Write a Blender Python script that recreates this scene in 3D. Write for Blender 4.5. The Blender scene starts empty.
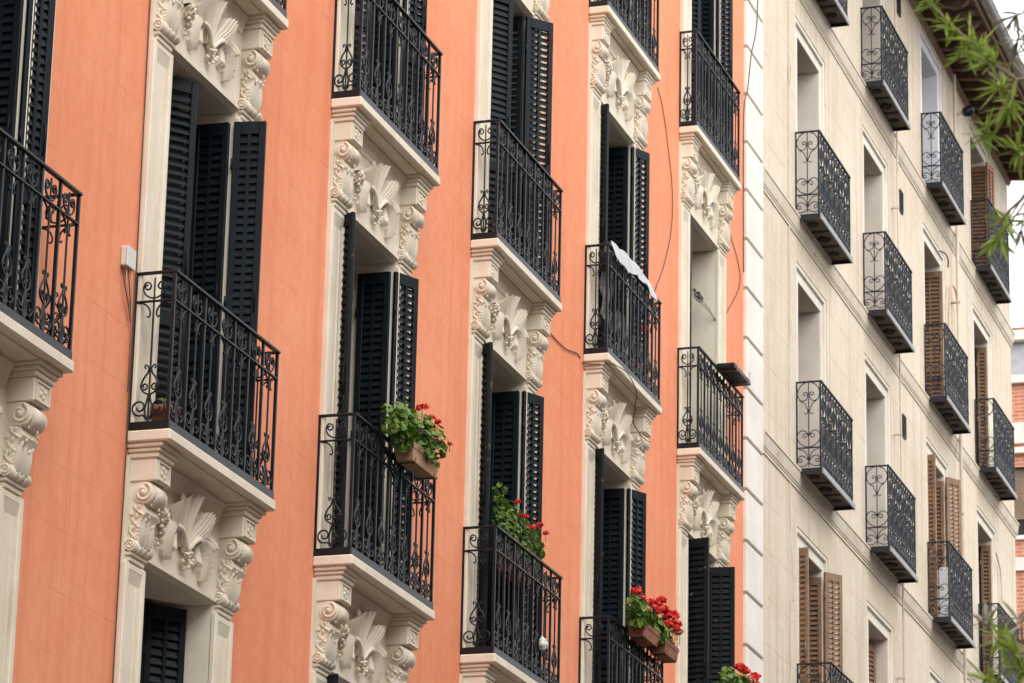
import bpy, math, random
from mathutils import Vector, Matrix
random.seed(7)
sc = bpy.context.scene
COL = sc.collection
PI = math.pi

# ------------------------------------------------------------------ materials
def new_mat(name):
    m = bpy.data.materials.new(name); m.use_nodes = True
    nt = m.node_tree
    return m, nt, nt.nodes['Principled BSDF']

def _n(nt, kind, **kw):
    n = nt.nodes.new(kind)
    for k, v in kw.items():
        setattr(n, k, v)
    return n

def _math(nt, op, a, b=None, c=None):
    n = nt.nodes.new('ShaderNodeMath'); n.operation = op
    for i, x in enumerate((a, b, c)):
        if x is None: continue
        if isinstance(x, (int, float)): n.inputs[i].default_value = x
        else: nt.links.new(x, n.inputs[i])
    return n.outputs[0]

def _noise(nt, vec, scale, detail=4, rough=.6):
    n = nt.nodes.new('ShaderNodeTexNoise')
    n.inputs['Scale'].default_value = scale
    n.inputs['Detail'].default_value = detail
    n.inputs['Roughness'].default_value = rough
    nt.links.new(vec, n.inputs['Vector'])
    return n.outputs['Fac']

def _ramp(nt, fac, a, b, pa=.35, pb=.65):
    r = nt.nodes.new('ShaderNodeValToRGB')
    r.color_ramp.elements[0].position = pa; r.color_ramp.elements[0].color = (*a, 1)
    r.color_ramp.elements[1].position = pb; r.color_ramp.elements[1].color = (*b, 1)
    nt.links.new(fac, r.inputs['Fac'])
    return r.outputs['Color']

def _mix(nt, fac, a, b, mode='MIX'):
    n = nt.nodes.new('ShaderNodeMix'); n.data_type = 'RGBA'; n.blend_type = mode
    if isinstance(fac, (int, float)): n.inputs[0].default_value = fac
    else: nt.links.new(fac, n.inputs[0])
    for sock, v in ((n.inputs[6], a), (n.inputs[7], b)):
        if isinstance(v, tuple): sock.default_value = (*v, 1)
        else: nt.links.new(v, sock)
    return n.outputs[2]

def _scaled(nt, vec, sx, sy, sz):
    mp = nt.nodes.new('ShaderNodeMapping')
    mp.inputs['Scale'].default_value = (sx, sy, sz)
    nt.links.new(vec, mp.inputs['Vector'])
    return mp.outputs['Vector']

def _bump(nt, bs, h, strength=.3, dist=.01, normal=None):
    b = nt.nodes.new('ShaderNodeBump')
    b.inputs['Strength'].default_value = strength; b.inputs['Distance'].default_value = dist
    nt.links.new(h, b.inputs['Height'])
    nt.links.new(b.outputs['Normal'], bs.inputs['Normal'])

def mat_var(name, a, b, rough=.6, scale=3., bump=.15, bscale=60., spots=None, metallic=0., spec=.5):
    """base colour wandering between a and b, fine bump, optional wear spots (colour, amount)"""
    m, nt, bs = new_mat(name)
    pos = _n(nt, 'ShaderNodeNewGeometry').outputs['Position']
    col = _ramp(nt, _noise(nt, pos, scale, 6), a, b)
    if spots:
        f = _ramp(nt, _noise(nt, pos, spots[2], 8, .7), (0, 0, 0), (1, 1, 1), spots[1], spots[1] + .06)
        col = _mix(nt, f, col, spots[0])
    nt.links.new(col, bs.inputs['Base Color'])
    bs.inputs['Roughness'].default_value = rough
    bs.inputs['Metallic'].default_value = metallic
    bs.inputs['Specular IOR Level'].default_value = spec
    if bump: _bump(nt, bs, _noise(nt, pos, bscale, 4), bump, .004)
    return m

def mat_stucco(name, a, b, streak, pitch, off, joint_col, xjoint=1.35, streak_amt=.35, jamt=.35):
    """rendered wall: broad mottling, vertical weather streaks, thin incised courses"""
    m, nt, bs = new_mat(name)
    pos = _n(nt, 'ShaderNodeNewGeometry').outputs['Position']
    sep = _n(nt, 'ShaderNodeSeparateXYZ'); nt.links.new(pos, sep.inputs[0])
    X, Z = sep.outputs['X'], sep.outputs['Z']
    broad = _noise(nt, pos, .55, 4)
    fine = _noise(nt, pos, 7., 8, .72)
    col = _ramp(nt, _math(nt, 'ADD', _math(nt, 'MULTIPLY', broad, .55), _math(nt, 'MULTIPLY', fine, .45)), a, b, .36, .64)
    st = _noise(nt, _scaled(nt, pos, 5.5, 5.5, .28), 1.0, 5, .62)
    sf = _ramp(nt, st, (0, 0, 0), (1, 1, 1), .50, .78)
    col = _mix(nt, _math(nt, 'MULTIPLY', sf, streak_amt), col, streak)
    st2 = _noise(nt, _scaled(nt, pos, 2.3, 2.3, .2), 3.1, 5, .62)
    sf2 = _ramp(nt, st2, (0, 0, 0), (1, 1, 1), .56, .74)
    col = _mix(nt, _math(nt, 'MULTIPLY', sf2, streak_amt * .6), col, b)
    sp = _ramp(nt, _noise(nt, _scaled(nt, pos, 26, 26, 9), 1., 6, .7), (0, 0, 0), (1, 1, 1), .60, .70)
    col = _mix(nt, _math(nt, 'MULTIPLY', sp, streak_amt * .45), col, streak)
    bl = _ramp(nt, _noise(nt, _scaled(nt, pos, 2.2, 2.2, 3.4), 1.3, 9, .68), (0, 0, 0), (1, 1, 1), .50, .64)
    col = _mix(nt, _math(nt, 'MULTIPLY', bl, streak_amt * .55), col, a)
    bl2 = _ramp(nt, _noise(nt, pos, 11., 7, .72), (0, 0, 0), (1, 1, 1), .56, .66)
    col = _mix(nt, _math(nt, 'MULTIPLY', bl2, streak_amt * .40), col, streak)
    # incised courses
    row = _math(nt, 'DIVIDE', _math(nt, 'SUBTRACT', Z, off), pitch)
    fz = _math(nt, 'ABSOLUTE', _math(nt, 'SUBTRACT', _math(nt, 'FRACT', _math(nt, 'ADD', row, .5)), .5))
    gz = _math(nt, 'LESS_THAN', fz, .006 / pitch)
    odd = _math(nt, 'MULTIPLY', _math(nt, 'MODULO', _math(nt, 'ADD', _math(nt, 'FLOOR', row), 100), 2), .5)
    fx = _math(nt, 'ABSOLUTE', _math(nt, 'SUBTRACT', _math(nt, 'FRACT', _math(nt, 'ADD', _math(nt, 'DIVIDE', X, xjoint), odd)), .5))
    gx = _math(nt, 'LESS_THAN', fx, .006 / xjoint)
    g = _math(nt, 'MAXIMUM', gz, gx)
    gfade = _math(nt, 'MULTIPLY', g, _ramp(nt, _noise(nt, pos, 1.7, 3), (.12, .12, .12), (1, 1, 1), .44, .66))
    col = _mix(nt, _math(nt, 'MULTIPLY', gfade, jamt), col, joint_col)
    nt.links.new(col, bs.inputs['Base Color'])
    bs.inputs['Roughness'].default_value = .88
    bs.inputs['Specular IOR Level'].default_value = .25
    h = _math(nt, 'SUBTRACT', _math(nt, 'ADD', _math(nt, 'MULTIPLY', _noise(nt, pos, 45, 5, .7), .35), _math(nt, 'MULTIPLY', fine, .6)), _math(nt, 'MULTIPLY', g, 1.1))
    _bump(nt, bs, h, .35, .006)
    return m

def mat_brick(name):
    m, nt, bs = new_mat(name)
    pos = _n(nt, 'ShaderNodeNewGeometry').outputs['Position']
    sep = _n(nt, 'ShaderNodeSeparateXYZ'); nt.links.new(pos, sep.inputs[0])
    cmb = _n(nt, 'ShaderNodeCombineXYZ')
    nt.links.new(_math(nt, 'ADD', sep.outputs['X'], sep.outputs['Y']), cmb.inputs[0]); nt.links.new(sep.outputs['Z'], cmb.inputs[1])
    br = _n(nt, 'ShaderNodeTexBrick')
    nt.links.new(cmb.outputs[0], br.inputs['Vector'])
    br.inputs['Color1'].default_value = (.46, .15, .085, 1); br.inputs['Color2'].default_value = (.56, .21, .12, 1)
    br.inputs['Mortar'].default_value = (.55, .40, .31, 1)
    br.inputs['Scale'].default_value = 1.; br.inputs['Brick Width'].default_value = .24
    br.inputs['Row Height'].default_value = .075; br.inputs['Mortar Size'].default_value = .009
    nt.links.new(br.outputs['Color'], bs.inputs['Base Color']); bs.inputs['Roughness'].default_value = .9
    _bump(nt, bs, br.outputs['Fac'], -.3, .005)
    return m

def mat_leaf(name, a, b, under=None, rough=.5, trans=.25):
    m, nt, bs = new_mat(name)
    geo = _n(nt, 'ShaderNodeNewGeometry')
    r = _n(nt, 'ShaderNodeValToRGB')
    r.color_ramp.elements[0].color = (*a, 1); r.color_ramp.elements[1].color = (*b, 1)
    nt.links.new(geo.outputs['Random Per Island'], r.inputs['Fac'])
    nt.links.new(r.outputs['Color'], bs.inputs['Base Color'])
    bs.inputs['Roughness'].default_value = rough
    tr = _n(nt, 'ShaderNodeBsdfTranslucent'); nt.links.new(r.outputs['Color'], tr.inputs['Color'])
    mx = _n(nt, 'ShaderNodeMixShader'); mx.inputs[0].default_value = trans
    nt.links.new(bs.outputs[0], mx.inputs[1]); nt.links.new(tr.outputs[0], mx.inputs[2])
    nt.links.new(mx.outputs[0], nt.nodes['Material Output'].inputs['Surface'])
    return m

M_ORANGE = mat_stucco('orange_render', (.72, .238, .116), (.82, .322, .182), (.60, .178, .082), .405, .395, (.54, .17, .08), 1.62, .56, .34)
M_CREAM_WALL = mat_stucco('cream_render', (.56, .465, .355), (.68, .595, .485), (.39, .295, .205), .56, 3.05, (.36, .27, .19), 1.9, .80, .95)
M_STONE = mat_var('painted_stone', (.67, .585, .46), (.745, .67, .55), .8, 2.2, .25, 55, ((.47, .40, .31), .66, 9.), spec=.3)
def add_streaks(m, tint, amt, sx=7., sz=.9):
    nt = m.node_tree; bs = nt.nodes['Principled BSDF']; l = bs.inputs['Base Color'].links[0].from_socket
    pos = _n(nt, 'ShaderNodeNewGeometry').outputs['Position']
    f = _ramp(nt, _noise(nt, _scaled(nt, pos, sx, sx, sz), 1.0, 7, .68), (0, 0, 0), (1, 1, 1), .52, .70)
    g = _ramp(nt, _noise(nt, pos, 1.3, 3), (.15, .15, .15), (1, 1, 1), .40, .62)
    k = _math(nt, 'MULTIPLY', _math(nt, 'MULTIPLY', f, g), amt)
    nt.links.new(_mix(nt, k, l, tint), bs.inputs['Base Color'])
add_streaks(M_STONE, (.44, .36, .26), .55)
M_FRAME = mat_var('pale_frame_render', (.64, .58, .49), (.73, .675, .59), .8, 3., .2, 50, ((.50, .42, .33), .64, 7.), spec=.3)
M_COURSE = mat_var('string_course_render', (.56, .475, .37), (.65, .575, .47), .85, 2.5, .25, 40, ((.42, .33, .24), .62, 6.), spec=.3)
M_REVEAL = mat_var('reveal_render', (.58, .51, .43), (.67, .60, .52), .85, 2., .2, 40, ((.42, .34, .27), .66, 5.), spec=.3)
M_QUOIN = mat_var('quoin_paint', (.66, .615, .55), (.75, .71, .645), .82, 1.6, .22, 45, ((.55, .49, .41), .64, 6.), spec=.3)
M_GROOVE = mat_var('groove_mortar', (.36, .27, .19), (.44, .34, .25), .9, 4., .1)
M_SHUT = mat_var('blue_black_shutter', (.0018, .0046, .0070), (.0036, .0078, .0115), .5, 4., .12, 90, ((.11, .065, .03), .69, 13.), spec=.20)
M_SHUTW = mat_var('worn_blue_black_shutter', (.0018, .0038, .0056), (.0036, .0062, .0085), .55, 4., .15, 90, ((.17, .10, .05), .625, 12.), spec=.20)
M_DOOR = mat_var('dark_door', (.008, .010, .012), (.014, .017, .019), .35, 4., .05)
M_IRON = mat_var('wrought_iron', (.0028, .0038, .0058), (.0055, .0070, .0100), .45, 9., .2, 120, ((.07, .04, .025), .75, 18.), spec=.32)
M_BAND = mat_var('iron_kick_band', (.016, .0185, .024), (.030, .033, .041), .5, 6., .2, 80, ((.10, .08, .07), .68, 12.))
M_IRON2 = mat_var('blue_grey_iron', (.0055, .0075, .0125), (.011, .014, .021), .45, 9., .2, 120, ((.08, .05, .03), .72, 18.), spec=.35)
M_FASCIA = mat_var('skylit_edge_and_grille_grey', (.20, .20, .205), (.30, .295, .29), .5, 7., .15, 80, ((.12, .09, .07), .66, 12.))  # balcony front edge paler than its iron sides: sky reflection put into the colour
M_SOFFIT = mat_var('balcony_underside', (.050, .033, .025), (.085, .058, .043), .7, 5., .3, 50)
M_BOSS = mat_var('black_iron_rosette', (.005, .005, .0055), (.009, .0085, .0085), .7, 9., .1, spec=.15)
M_BROWN = mat_var('brown_shutter', (.175, .096, .052), (.240, .138, .078), .55, 5., .15, 60, ((.13, .07, .04), .64, 10.))
M_BROWNR = mat_var('reddish_shutter', (.30, .11, .07), (.37, .15, .095), .55, 5., .15, 60)
M_WHITE = mat_var('white_paint', (.70, .69, .72), (.78, .77, .80), .5, 3., .05)
M_WOOD = mat_var('old_eave_wood', (.075, .040, .024), (.135, .078, .048), .8, 6., .4, 40)
M_WOODL = mat_var('light_eave_trim', (.26, .150, .092), (.35, .215, .14), .7, 6., .2, 40)
M_ZINC = mat_var('zinc_gutter', (.26, .25, .245), (.36, .35, .34), .5, 3., .1, 40, metallic=.3)
M_TILE = mat_var('clay_roof', (.30, .13, .07), (.42, .20, .11), .85, 9., .4, 20)
M_TERRA = mat_var('terracotta', (.19, .068, .036), (.29, .110, .060), .85, 9., .3, 60, ((.45, .30, .2), .66, 12.))
M_TERRAP = mat_var('sandy_terracotta', (.31, .175, .095), (.42, .25, .15), .85, 9., .3, 60, ((.30, .13, .07), .62, 12.))
M_SOIL = mat_var('soil', (.03, .02, .014), (.06, .04, .03), .95, 20., .5, 40)
M_GER = mat_leaf('geranium_leaf', (.045, .12, .010), (.19, .30, .035))
M_GERD = mat_leaf('dark_bushy_leaf', (.040, .095, .010), (.18, .27, .035))
M_RED = mat_leaf('red_petal', (.58, .008, .010), (.85, .05, .040), trans=.15)
M_PINK = mat_leaf('faded_petal', (.62, .25, .16), (.72, .36, .25), trans=.15)
M_TREE = mat_leaf('tree_leaf', (.16, .28, .020), (.42, .54, .12), trans=.3)
M_TREEG = mat_leaf('grey_tree_leaf', (.20, .20, .13), (.42, .40, .30), trans=.2)
M_BARK = mat_var('twig_bark', (.24, .165, .11), (.36, .27, .19), .9, 20., .4, 60)
M_CABLE = mat_var('brown_cable', (.045, .028, .020), (.075, .048, .034), .6, 9., 0)
M_CABLEP = mat_var('painted_cable', (.36, .30, .24), (.48, .41, .33), .7, 9., 0)
M_PIPE = mat_var('painted_pipe', (.50, .41, .315), (.60, .51, .41), .7, 5., .1)
M_PIPEO = mat_var('copper_conduit', (.50, .27, .18), (.60, .36, .25), .6, 7., .1)
M_BOX = mat_var('grey_white_plastic', (.58, .55, .50), (.66, .63, .58), .5, 6., .05)
M_ROAD = mat_var('asphalt', (.040, .040, .042), (.062, .061, .060), .92, 3., .4, 60)
M_PAVE = mat_var('pavement', (.13, .125, .115), (.19, .18, .168), .9, 3., .3, 30)
M_KERB = mat_var('granite_kerb', (.27, .265, .26), (.35, .345, .335), .85, 6., .3, 40)
M_BRICK = mat_brick('red_brick')
M_SLATE = mat_var('grey_slate', (.34, .34, .37), (.44, .44, .47), .6, 6., .2, 30)
M_BLIND = mat_var('brown_blind', (.20, .135, .09), (.27, .19, .13), .7, 5., .1)
M_DARK = mat_var('dark_glass', (.02, .02, .022), (.035, .035, .037), .2, 3., 0)

def mat_sheet():
    m, nt, bs = new_mat('translucent_plastic')
    pos = _n(nt, 'ShaderNodeNewGeometry').outputs['Position']
    nt.links.new(_ramp(nt, _noise(nt, pos, 14, 4), (.42, .42, .43), (.60, .60, .60)), bs.inputs['Base Color'])
    bs.inputs['Roughness'].default_value = .25
    tr = _n(nt, 'ShaderNodeBsdfTransparent')
    mx = _n(nt, 'ShaderNodeMixShader'); mx.inputs[0].default_value = .18
    nt.links.new(bs.outputs[0], mx.inputs[1]); nt.links.new(tr.outputs[0], mx.inputs[2])
    nt.links.new(mx.outputs[0], nt.nodes['Material Output'].inputs['Surface'])
    return m
M_SHEET = mat_sheet()
M_NET = mat_sheet(); M_NET.name = 'hanging_plastic'
M_NET.node_tree.nodes['Mix Shader'].inputs[0].default_value = .86

# ------------------------------------------------------------------ mesh helper
class MB:
    def __init__(s): s.v = []; s.f = []; s.mi = []; s.mats = []; s.sm = []
    def _m(s, m):
        if m not in s.mats: s.mats.append(m)
        return s.mats.index(m)
    def face(s, idx, m, smooth=False): s.f.append(idx); s.mi.append(s._m(m)); s.sm.append(smooth)
    def quad(s, pts, m, smooth=False):
        o = len(s.v); s.v += [tuple(p) for p in pts]; s.face(list(range(o, o + len(pts))), m, smooth)
    def box(s, x0, x1, y0, y1, z0, z1, m):
        s.hexa([(x0, y0, z0), (x1, y0, z0), (x1, y1, z0), (x0, y1, z0), (x0, y0, z1), (x1, y0, z1), (x1, y1, z1), (x0, y1, z1)], m)
    def hexa(s, p, m):
        o = len(s.v); s.v += [tuple(q) for q in p]
        for f in ((3, 2, 1, 0), (4, 5, 6, 7), (0, 1, 5, 4), (1, 2, 6, 5), (2, 3, 7, 6), (3, 0, 4, 7)):
            s.face([o + i for i in f], m)
    def bbox(s, x0, x1, y0, y1, z0, z1, m, b=.006):
        """box with chamfered vertical and horizontal edges"""
        o = len(s.v)
        for (x, y, z) in [(x, y, z) for x in (0, 1) for y in (0, 1) for z in (0, 1)]:
            X = x1 if x else x0; Y = y1 if y else y0; Z = z1 if z else z0
            dx = -b if x else b; dy = -b if y else b; dz = -b if z else b
            s.v += [(X, Y + dy, Z + dz), (X + dx, Y, Z + dz), (X + dx, Y + dy, Z)]
        c = lambda x, y, z, a: o + (x * 4 + y * 2 + z) * 3 + a
        F = []
        for x in (0, 1): F.append([c(x, 0, 0, 0), c(x, 0, 1, 0), c(x, 1, 1, 0), c(x, 1, 0, 0)][::1 if not x else -1])
        for y in (0, 1): F.append([c(0, y, 0, 1), c(1, y, 0, 1), c(1, y, 1, 1), c(0, y, 1, 1)][::1 if not y else -1])
        for z in (0, 1): F.append([c(0, 0, z, 2), c(0, 1, z, 2), c(1, 1, z, 2), c(1, 0, z, 2)][::1 if not z else -1])
        for x in (0, 1):
            for y in (0, 1): F.append([c(x, y, 0, 0), c(x, y, 1, 0), c(x, y, 1, 1), c(x, y, 0, 1)])
        for x in (0, 1):
            for z in (0, 1): F.append([c(x, 0, z, 0), c(x, 1, z, 0), c(x, 1, z, 2), c(x, 0, z, 2)])
        for y in (0, 1):
            for z in (0, 1): F.append([c(0, y, z, 1), c(1, y, z, 1), c(1, y, z, 2), c(0, y, z, 2)])
        for x in (0, 1):
            for y in (0, 1):
                for z in (0, 1): F.append([c(x, y, z, 0), c(x, y, z, 1), c(x, y, z, 2)])
        for f in F: s.face(f, m)
    def prism_x(s, prof, x0, x1, m, smooth=False):
        """closed (y,z) profile extruded along x"""
        n = len(prof); o = len(s.v)
        s.v += [(x0, y, z) for y, z in prof] + [(x1, y, z) for y, z in prof]
        for i in range(n):
            j = (i + 1) % n; s.face([o + i, o + j, o + n + j, o + n + i], m, smooth)
        s.face([o + i for i in range(n)][::-1], m); s.face([o + n + i for i in range(n)], m)
    def tube(s, pts, r, m, n=5, cap=True, taper=None):
        pts = [Vector(p) for p in pts]
        if len(pts) < 2: return
        o = len(s.v); ref = None
        for i, p in enumerate(pts):
            t = (pts[min(i + 1, len(pts) - 1)] - pts[max(i - 1, 0)])
            if t.length < 1e-9: t = Vector((0, 0, 1))
            t.normalize()
            if ref is None:
                a = Vector((0, 0, 1)) if abs(t.z) < .9 else Vector((1, 0, 0))
                ref = t.cross(a).normalized()
            u = (ref - t * ref.dot(t))
            u = u.normalized() if u.length > 1e-6 else t.orthogonal().normalized()
            ref = u; w = t.cross(u)
            rr = r if taper is None else r + (taper - r) * i / (len(pts) - 1)
            for k in range(n):
                a = 2 * PI * k / n
                s.v.append(tuple(p + (u * math.cos(a) + w * math.sin(a)) * rr))
        for i in range(len(pts) - 1):
            for k in range(n):
                k2 = (k + 1) % n
                s.face([o + i * n + k, o + i * n + k2, o + (i + 1) * n + k2, o + (i + 1) * n + k], m, True)
        if cap:
            s.face([o + k for k in range(n)][::-1], m); s.face([o + (len(pts) - 1) * n + k for k in range(n)], m)
    def cyl_x(s, x0, x1, cy, cz, r, m, n=16):
        s.tube([(x0, cy, cz), (x1, cy, cz)], r, m, n)
    def ball(s, c, r, m, n=6, k=4, sc=(1, 1, 1)):
        o = len(s.v)
        for i in range(1, k):
            a = PI * i / k
            for j in range(n):
                b = 2 * PI * j / n
                s.v.append((c[0] + sc[0] * r * math.sin(a) * math.cos(b), c[1] + sc[1] * r * math.sin(a) * math.sin(b), c[2] + sc[2] * r * math.cos(a)))
        top = len(s.v); s.v.append((c[0], c[1], c[2] + r * sc[2])); bot = len(s.v); s.v.append((c[0], c[1], c[2] - r * sc[2]))
        for i in range(k - 2):
            for j in range(n):
                j2 = (j + 1) % n; s.face([o + i * n + j, o + i * n + j2, o + (i + 1) * n + j2, o + (i + 1) * n + j], m, True)
        for j in range(n):
            j2 = (j + 1) % n
            s.face([top, o + j2, o + j], m, True); s.face([bot, o + (k - 2) * n + j, o + (k - 2) * n + j2], m, True)
    def grid(s, rows, m, smooth=True):
        o = len(s.v); w = len(rows[0])
        for r in rows: s.v += [tuple(p) for p in r]
        for i in range(len(rows) - 1):
            for j in range(w - 1):
                s.face([o + i * w + j, o + i * w + j + 1, o + (i + 1) * w + j + 1, o + (i + 1) * w + j], m, smooth)
    def mesh(s, name):
        me = bpy.data.meshes.new(name); me.from_pydata(s.v, [], s.f)
        for m in s.mats: me.materials.append(m)
        me.polygons.foreach_set('material_index', s.mi)
        me.polygons.foreach_set('use_smooth', s.sm)
        me.update(); return me

def link(name, me, parent=None, loc=(0, 0, 0), rotz=0, label=None):
    if isinstance(me, MB): me = me.mesh(name)
    o = bpy.data.objects.new(name, me); COL.objects.link(o)
    o.location = loc; o.rotation_euler = (0, 0, rotz)
    if parent: o.parent = parent
    if label: o['label'] = label
    return o
def tag(o, label, cat, group=None):
    o['label'] = label; o['category'] = cat
    if group: o['group'] = group
    return o
def thing(name, loc, label, cat, group=None):
    return tag(link(name, None, None, loc), label, cat, group)
def struct(name, mb, loc=(0, 0, 0)):
    o = link(name, mb, None, loc); o['kind'] = 'structure'; return o

# ------------------------------------------------------------------ wall with openings
def wall(mb, x0, x1, z0, z1, holes, y, thick, m):
    xs = sorted({x0, x1, *[h[0] for h in holes], *[h[1] for h in holes]})
    zs = sorted({z0, z1, *[h[2] for h in holes], *[h[3] for h in holes]})
    for i in range(len(xs) - 1):
        for j in range(len(zs) - 1):
            cx = (xs[i] + xs[i + 1]) / 2; cz = (zs[j] + zs[j + 1]) / 2
            if any(h[0] < cx < h[1] and h[2] < cz < h[3] for h in holes): continue
            mb.quad([(xs[i], y, zs[j]), (xs[i + 1], y, zs[j]), (xs[i + 1], y, zs[j + 1]), (xs[i], y, zs[j + 1])], m)
    for a, b, c, d in holes:
        t = y + thick
        mb.quad([(a, y, c), (a, y, d), (a, t, d), (a, t, c)], m); mb.quad([(b, y, c), (b, t, c), (b, t, d), (b, y, d)], m)
        mb.quad([(a, y, d), (b, y, d), (b, t, d), (a, t, d)], m); mb.quad([(a, y, c), (a, t, c), (b, t, c), (b, y, c)], m)

# ------------------------------------------------------------------ scroll work curves, in (s, z)
def spiral(cx, cz, r0, r1, a0, turns, n=18):
    return [(cx + (r0 + (r1 - r0) * i / n) * math.cos(a0 + turns * 2 * PI * i / n), cz + (r0 + (r1 - r0) * i / n) * math.sin(a0 + turns * 2 * PI * i / n)) for i in range(n + 1)]
def bez(p0, p1, p2, p3, n=9):
    return [tuple((1 - t) ** 3 * a + 3 * (1 - t) ** 2 * t * b + 3 * (1 - t) * t * t * c + t ** 3 * d for a, b, c, d in zip(p0, p1, p2, p3)) for t in [i / n for i in range(n + 1)]]

def lyre_bay(w, h, rail2):
    """scrolls of one railing bay, centred on s=0; z from kick band top to rail; rail2 = height of the second rail"""
    k = min(1., w / .27); C = []
    kk = .55 + .45 * k
    for g in (-1, 1):
        m = lambda pts: [(g * a * k, b) for a, b in pts]
        # big C scroll at the foot
        C.append((m([(.012, .008)] + spiral(.066, .098, .060, .016, -PI / 2 - .5, 1.35, 24)), .0062))
        # rising S to the heart
        C.append((m(bez((.010, .02), (.055, .10), (-.01, .16), (.012, .19), 8) + bez((.012, .19), (.085, .215), (.070, .28), (.018, .335), 10)[1:] + [(.006, .375)]), .0062))
        C.append((m(spiral(.036, .245, .030, .008, .4, -1.3, 16)), .0055))
        C.append((m(bez((.004, .35), (.012, .40), (.040, .405), (.040, .38), 7) + [(.030, .368)]), .0052))
        # curls hanging under the second rail
        C.append((m(bez((.118, rail2 - .012), (.055, rail2 - .02), (.022, rail2 - .05), (.022, rail2 - .105), 8) + [(.034, rail2 - .122), (.046, rail2 - .112)]), .0058))
        # C scrolls of the upper band
        C.append((m([(.004, rail2 + .014)] + bez((.004, rail2 + .014), (.075, rail2 + .02), (.105, rail2 + .095), (.062, rail2 + .13), 8)[1:] + spiral(.052, rail2 + .098, .032, .010, PI / 2 - .3, 1.1, 12)), .0058))
    C.append(([(0, .0), (0, rail2)], .0062))
    C.append(([(0, rail2), (0, rail2 + .11), (0, rail2 + .16)], .0055))
    return C

def curves_front(mb, C, s0, y, z0, m, k=1.25):
    for pts, r in C: mb.tube([(s0 + a, y, z0 + b) for a, b in pts], r * k, m, 5, False)
def curves_side(mb, C, x, s0, z0, m):
    for pts, r in C: mb.tube([(x, s0 + a, z0 + b) for a, b in pts], r * 1.15, m, 5, False)

# ------------------------------------------------------------------ stone ornament
def leaf_blade(mb, base, ang, L, W, curl, m, lift=.05, droop=0., y0=-.03):
    """fluted leaf in relief on the wall plane; ang from vertical, positive to the right"""
    n = 9; rows = []
    d = Vector((math.sin(ang), 0, math.cos(ang))); nrm = Vector((math.cos(ang), 0, -math.sin(ang)))
    for i in range(n + 1):
        t = i / n
        w = W * (math.sin(PI * min(1, .12 + .80 * t)) ** .8) * (1. if t < .97 else .3)
        c = Vector(base) + d * (L * t) + nrm * (curl * t * t) + Vector((0, 0, -droop * t ** 2.2))
        out = lift * (math.sin(PI * (.15 + .75 * t)) * .75 + (.45 * t ** 3))
        row = []
        for j in range(-6, 7):
            u = j / 6
            ridge = (.5 + .5 * math.cos(j * PI)) * .010 * (1 - abs(u) * .3)
            row.append(tuple(c + nrm * (w * u) + Vector((0, y0 - out * (1 - .75 * u * u) - ridge, 0))))
        rows.append(row)
    mb.grid(rows, m)
    edge = lambda a: [Vector(r[a]) for r in rows]
    for a in (0, -1):
        e = edge(a); mb.grid([[tuple(p), (p.x, y0 + .01, p.z)] for p in e], m)
    mb.grid([[tuple(p) for p in rows[-1]], [(p[0], y0 + .01, p[2]) for p in rows[-1]]], m)

def path_leaf(mb, path, W, m, lift=.06, y0=-.026, flutes=5, serr=.16, tip=.25, n=16):
    """fluted acanthus leaf laid along a curve (x,z) on the wall, standing out in relief"""
    P = [Vector((a, 0, b)) for a, b in path]; N = len(P) - 1; rows = []
    for i in range(n + 1):
        t = i / n; f = t * N; k = min(int(f), N - 1); c = P[k].lerp(P[k + 1], f - k)
        d = (P[min(k + 1, N)] - P[max(k - (1 if f - k < .5 else 0), 0)]).normalized(); q = Vector((d.z, 0, -d.x))
        w = W * (.22 + .78 * math.sin(PI * min(1., .08 + t * (.92 - .25 * tip))) ** .7) * (1 + serr * math.cos(i * PI))
        if i == n: w = W * tip
        out = lift * (.45 + .55 * math.sin(PI * min(1, t * .9 + .1)) + .30 * t * t)
        row = []
        for jj in range(-flutes * 2, flutes * 2 + 1):
            u = jj / (flutes * 2)
            ridge = .5 + .5 * math.cos(jj * PI)
            row.append(tuple(c + q * (w * u) + Vector((0, y0 - out * (1 - .62 * abs(u) ** 1.6) - .017 * ridge * (1 - .4 * abs(u)), 0))))
        rows.append(row)
    mb.grid(rows, m)
    for a in (0, -1): mb.grid([[r[a], (r[a][0], y0 + .012, r[a][2])] for r in rows], m, False)
    mb.grid([list(rows[-1]), [(p[0], y0 + .012, p[2]) for p in rows[-1]]], m, False)

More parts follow.
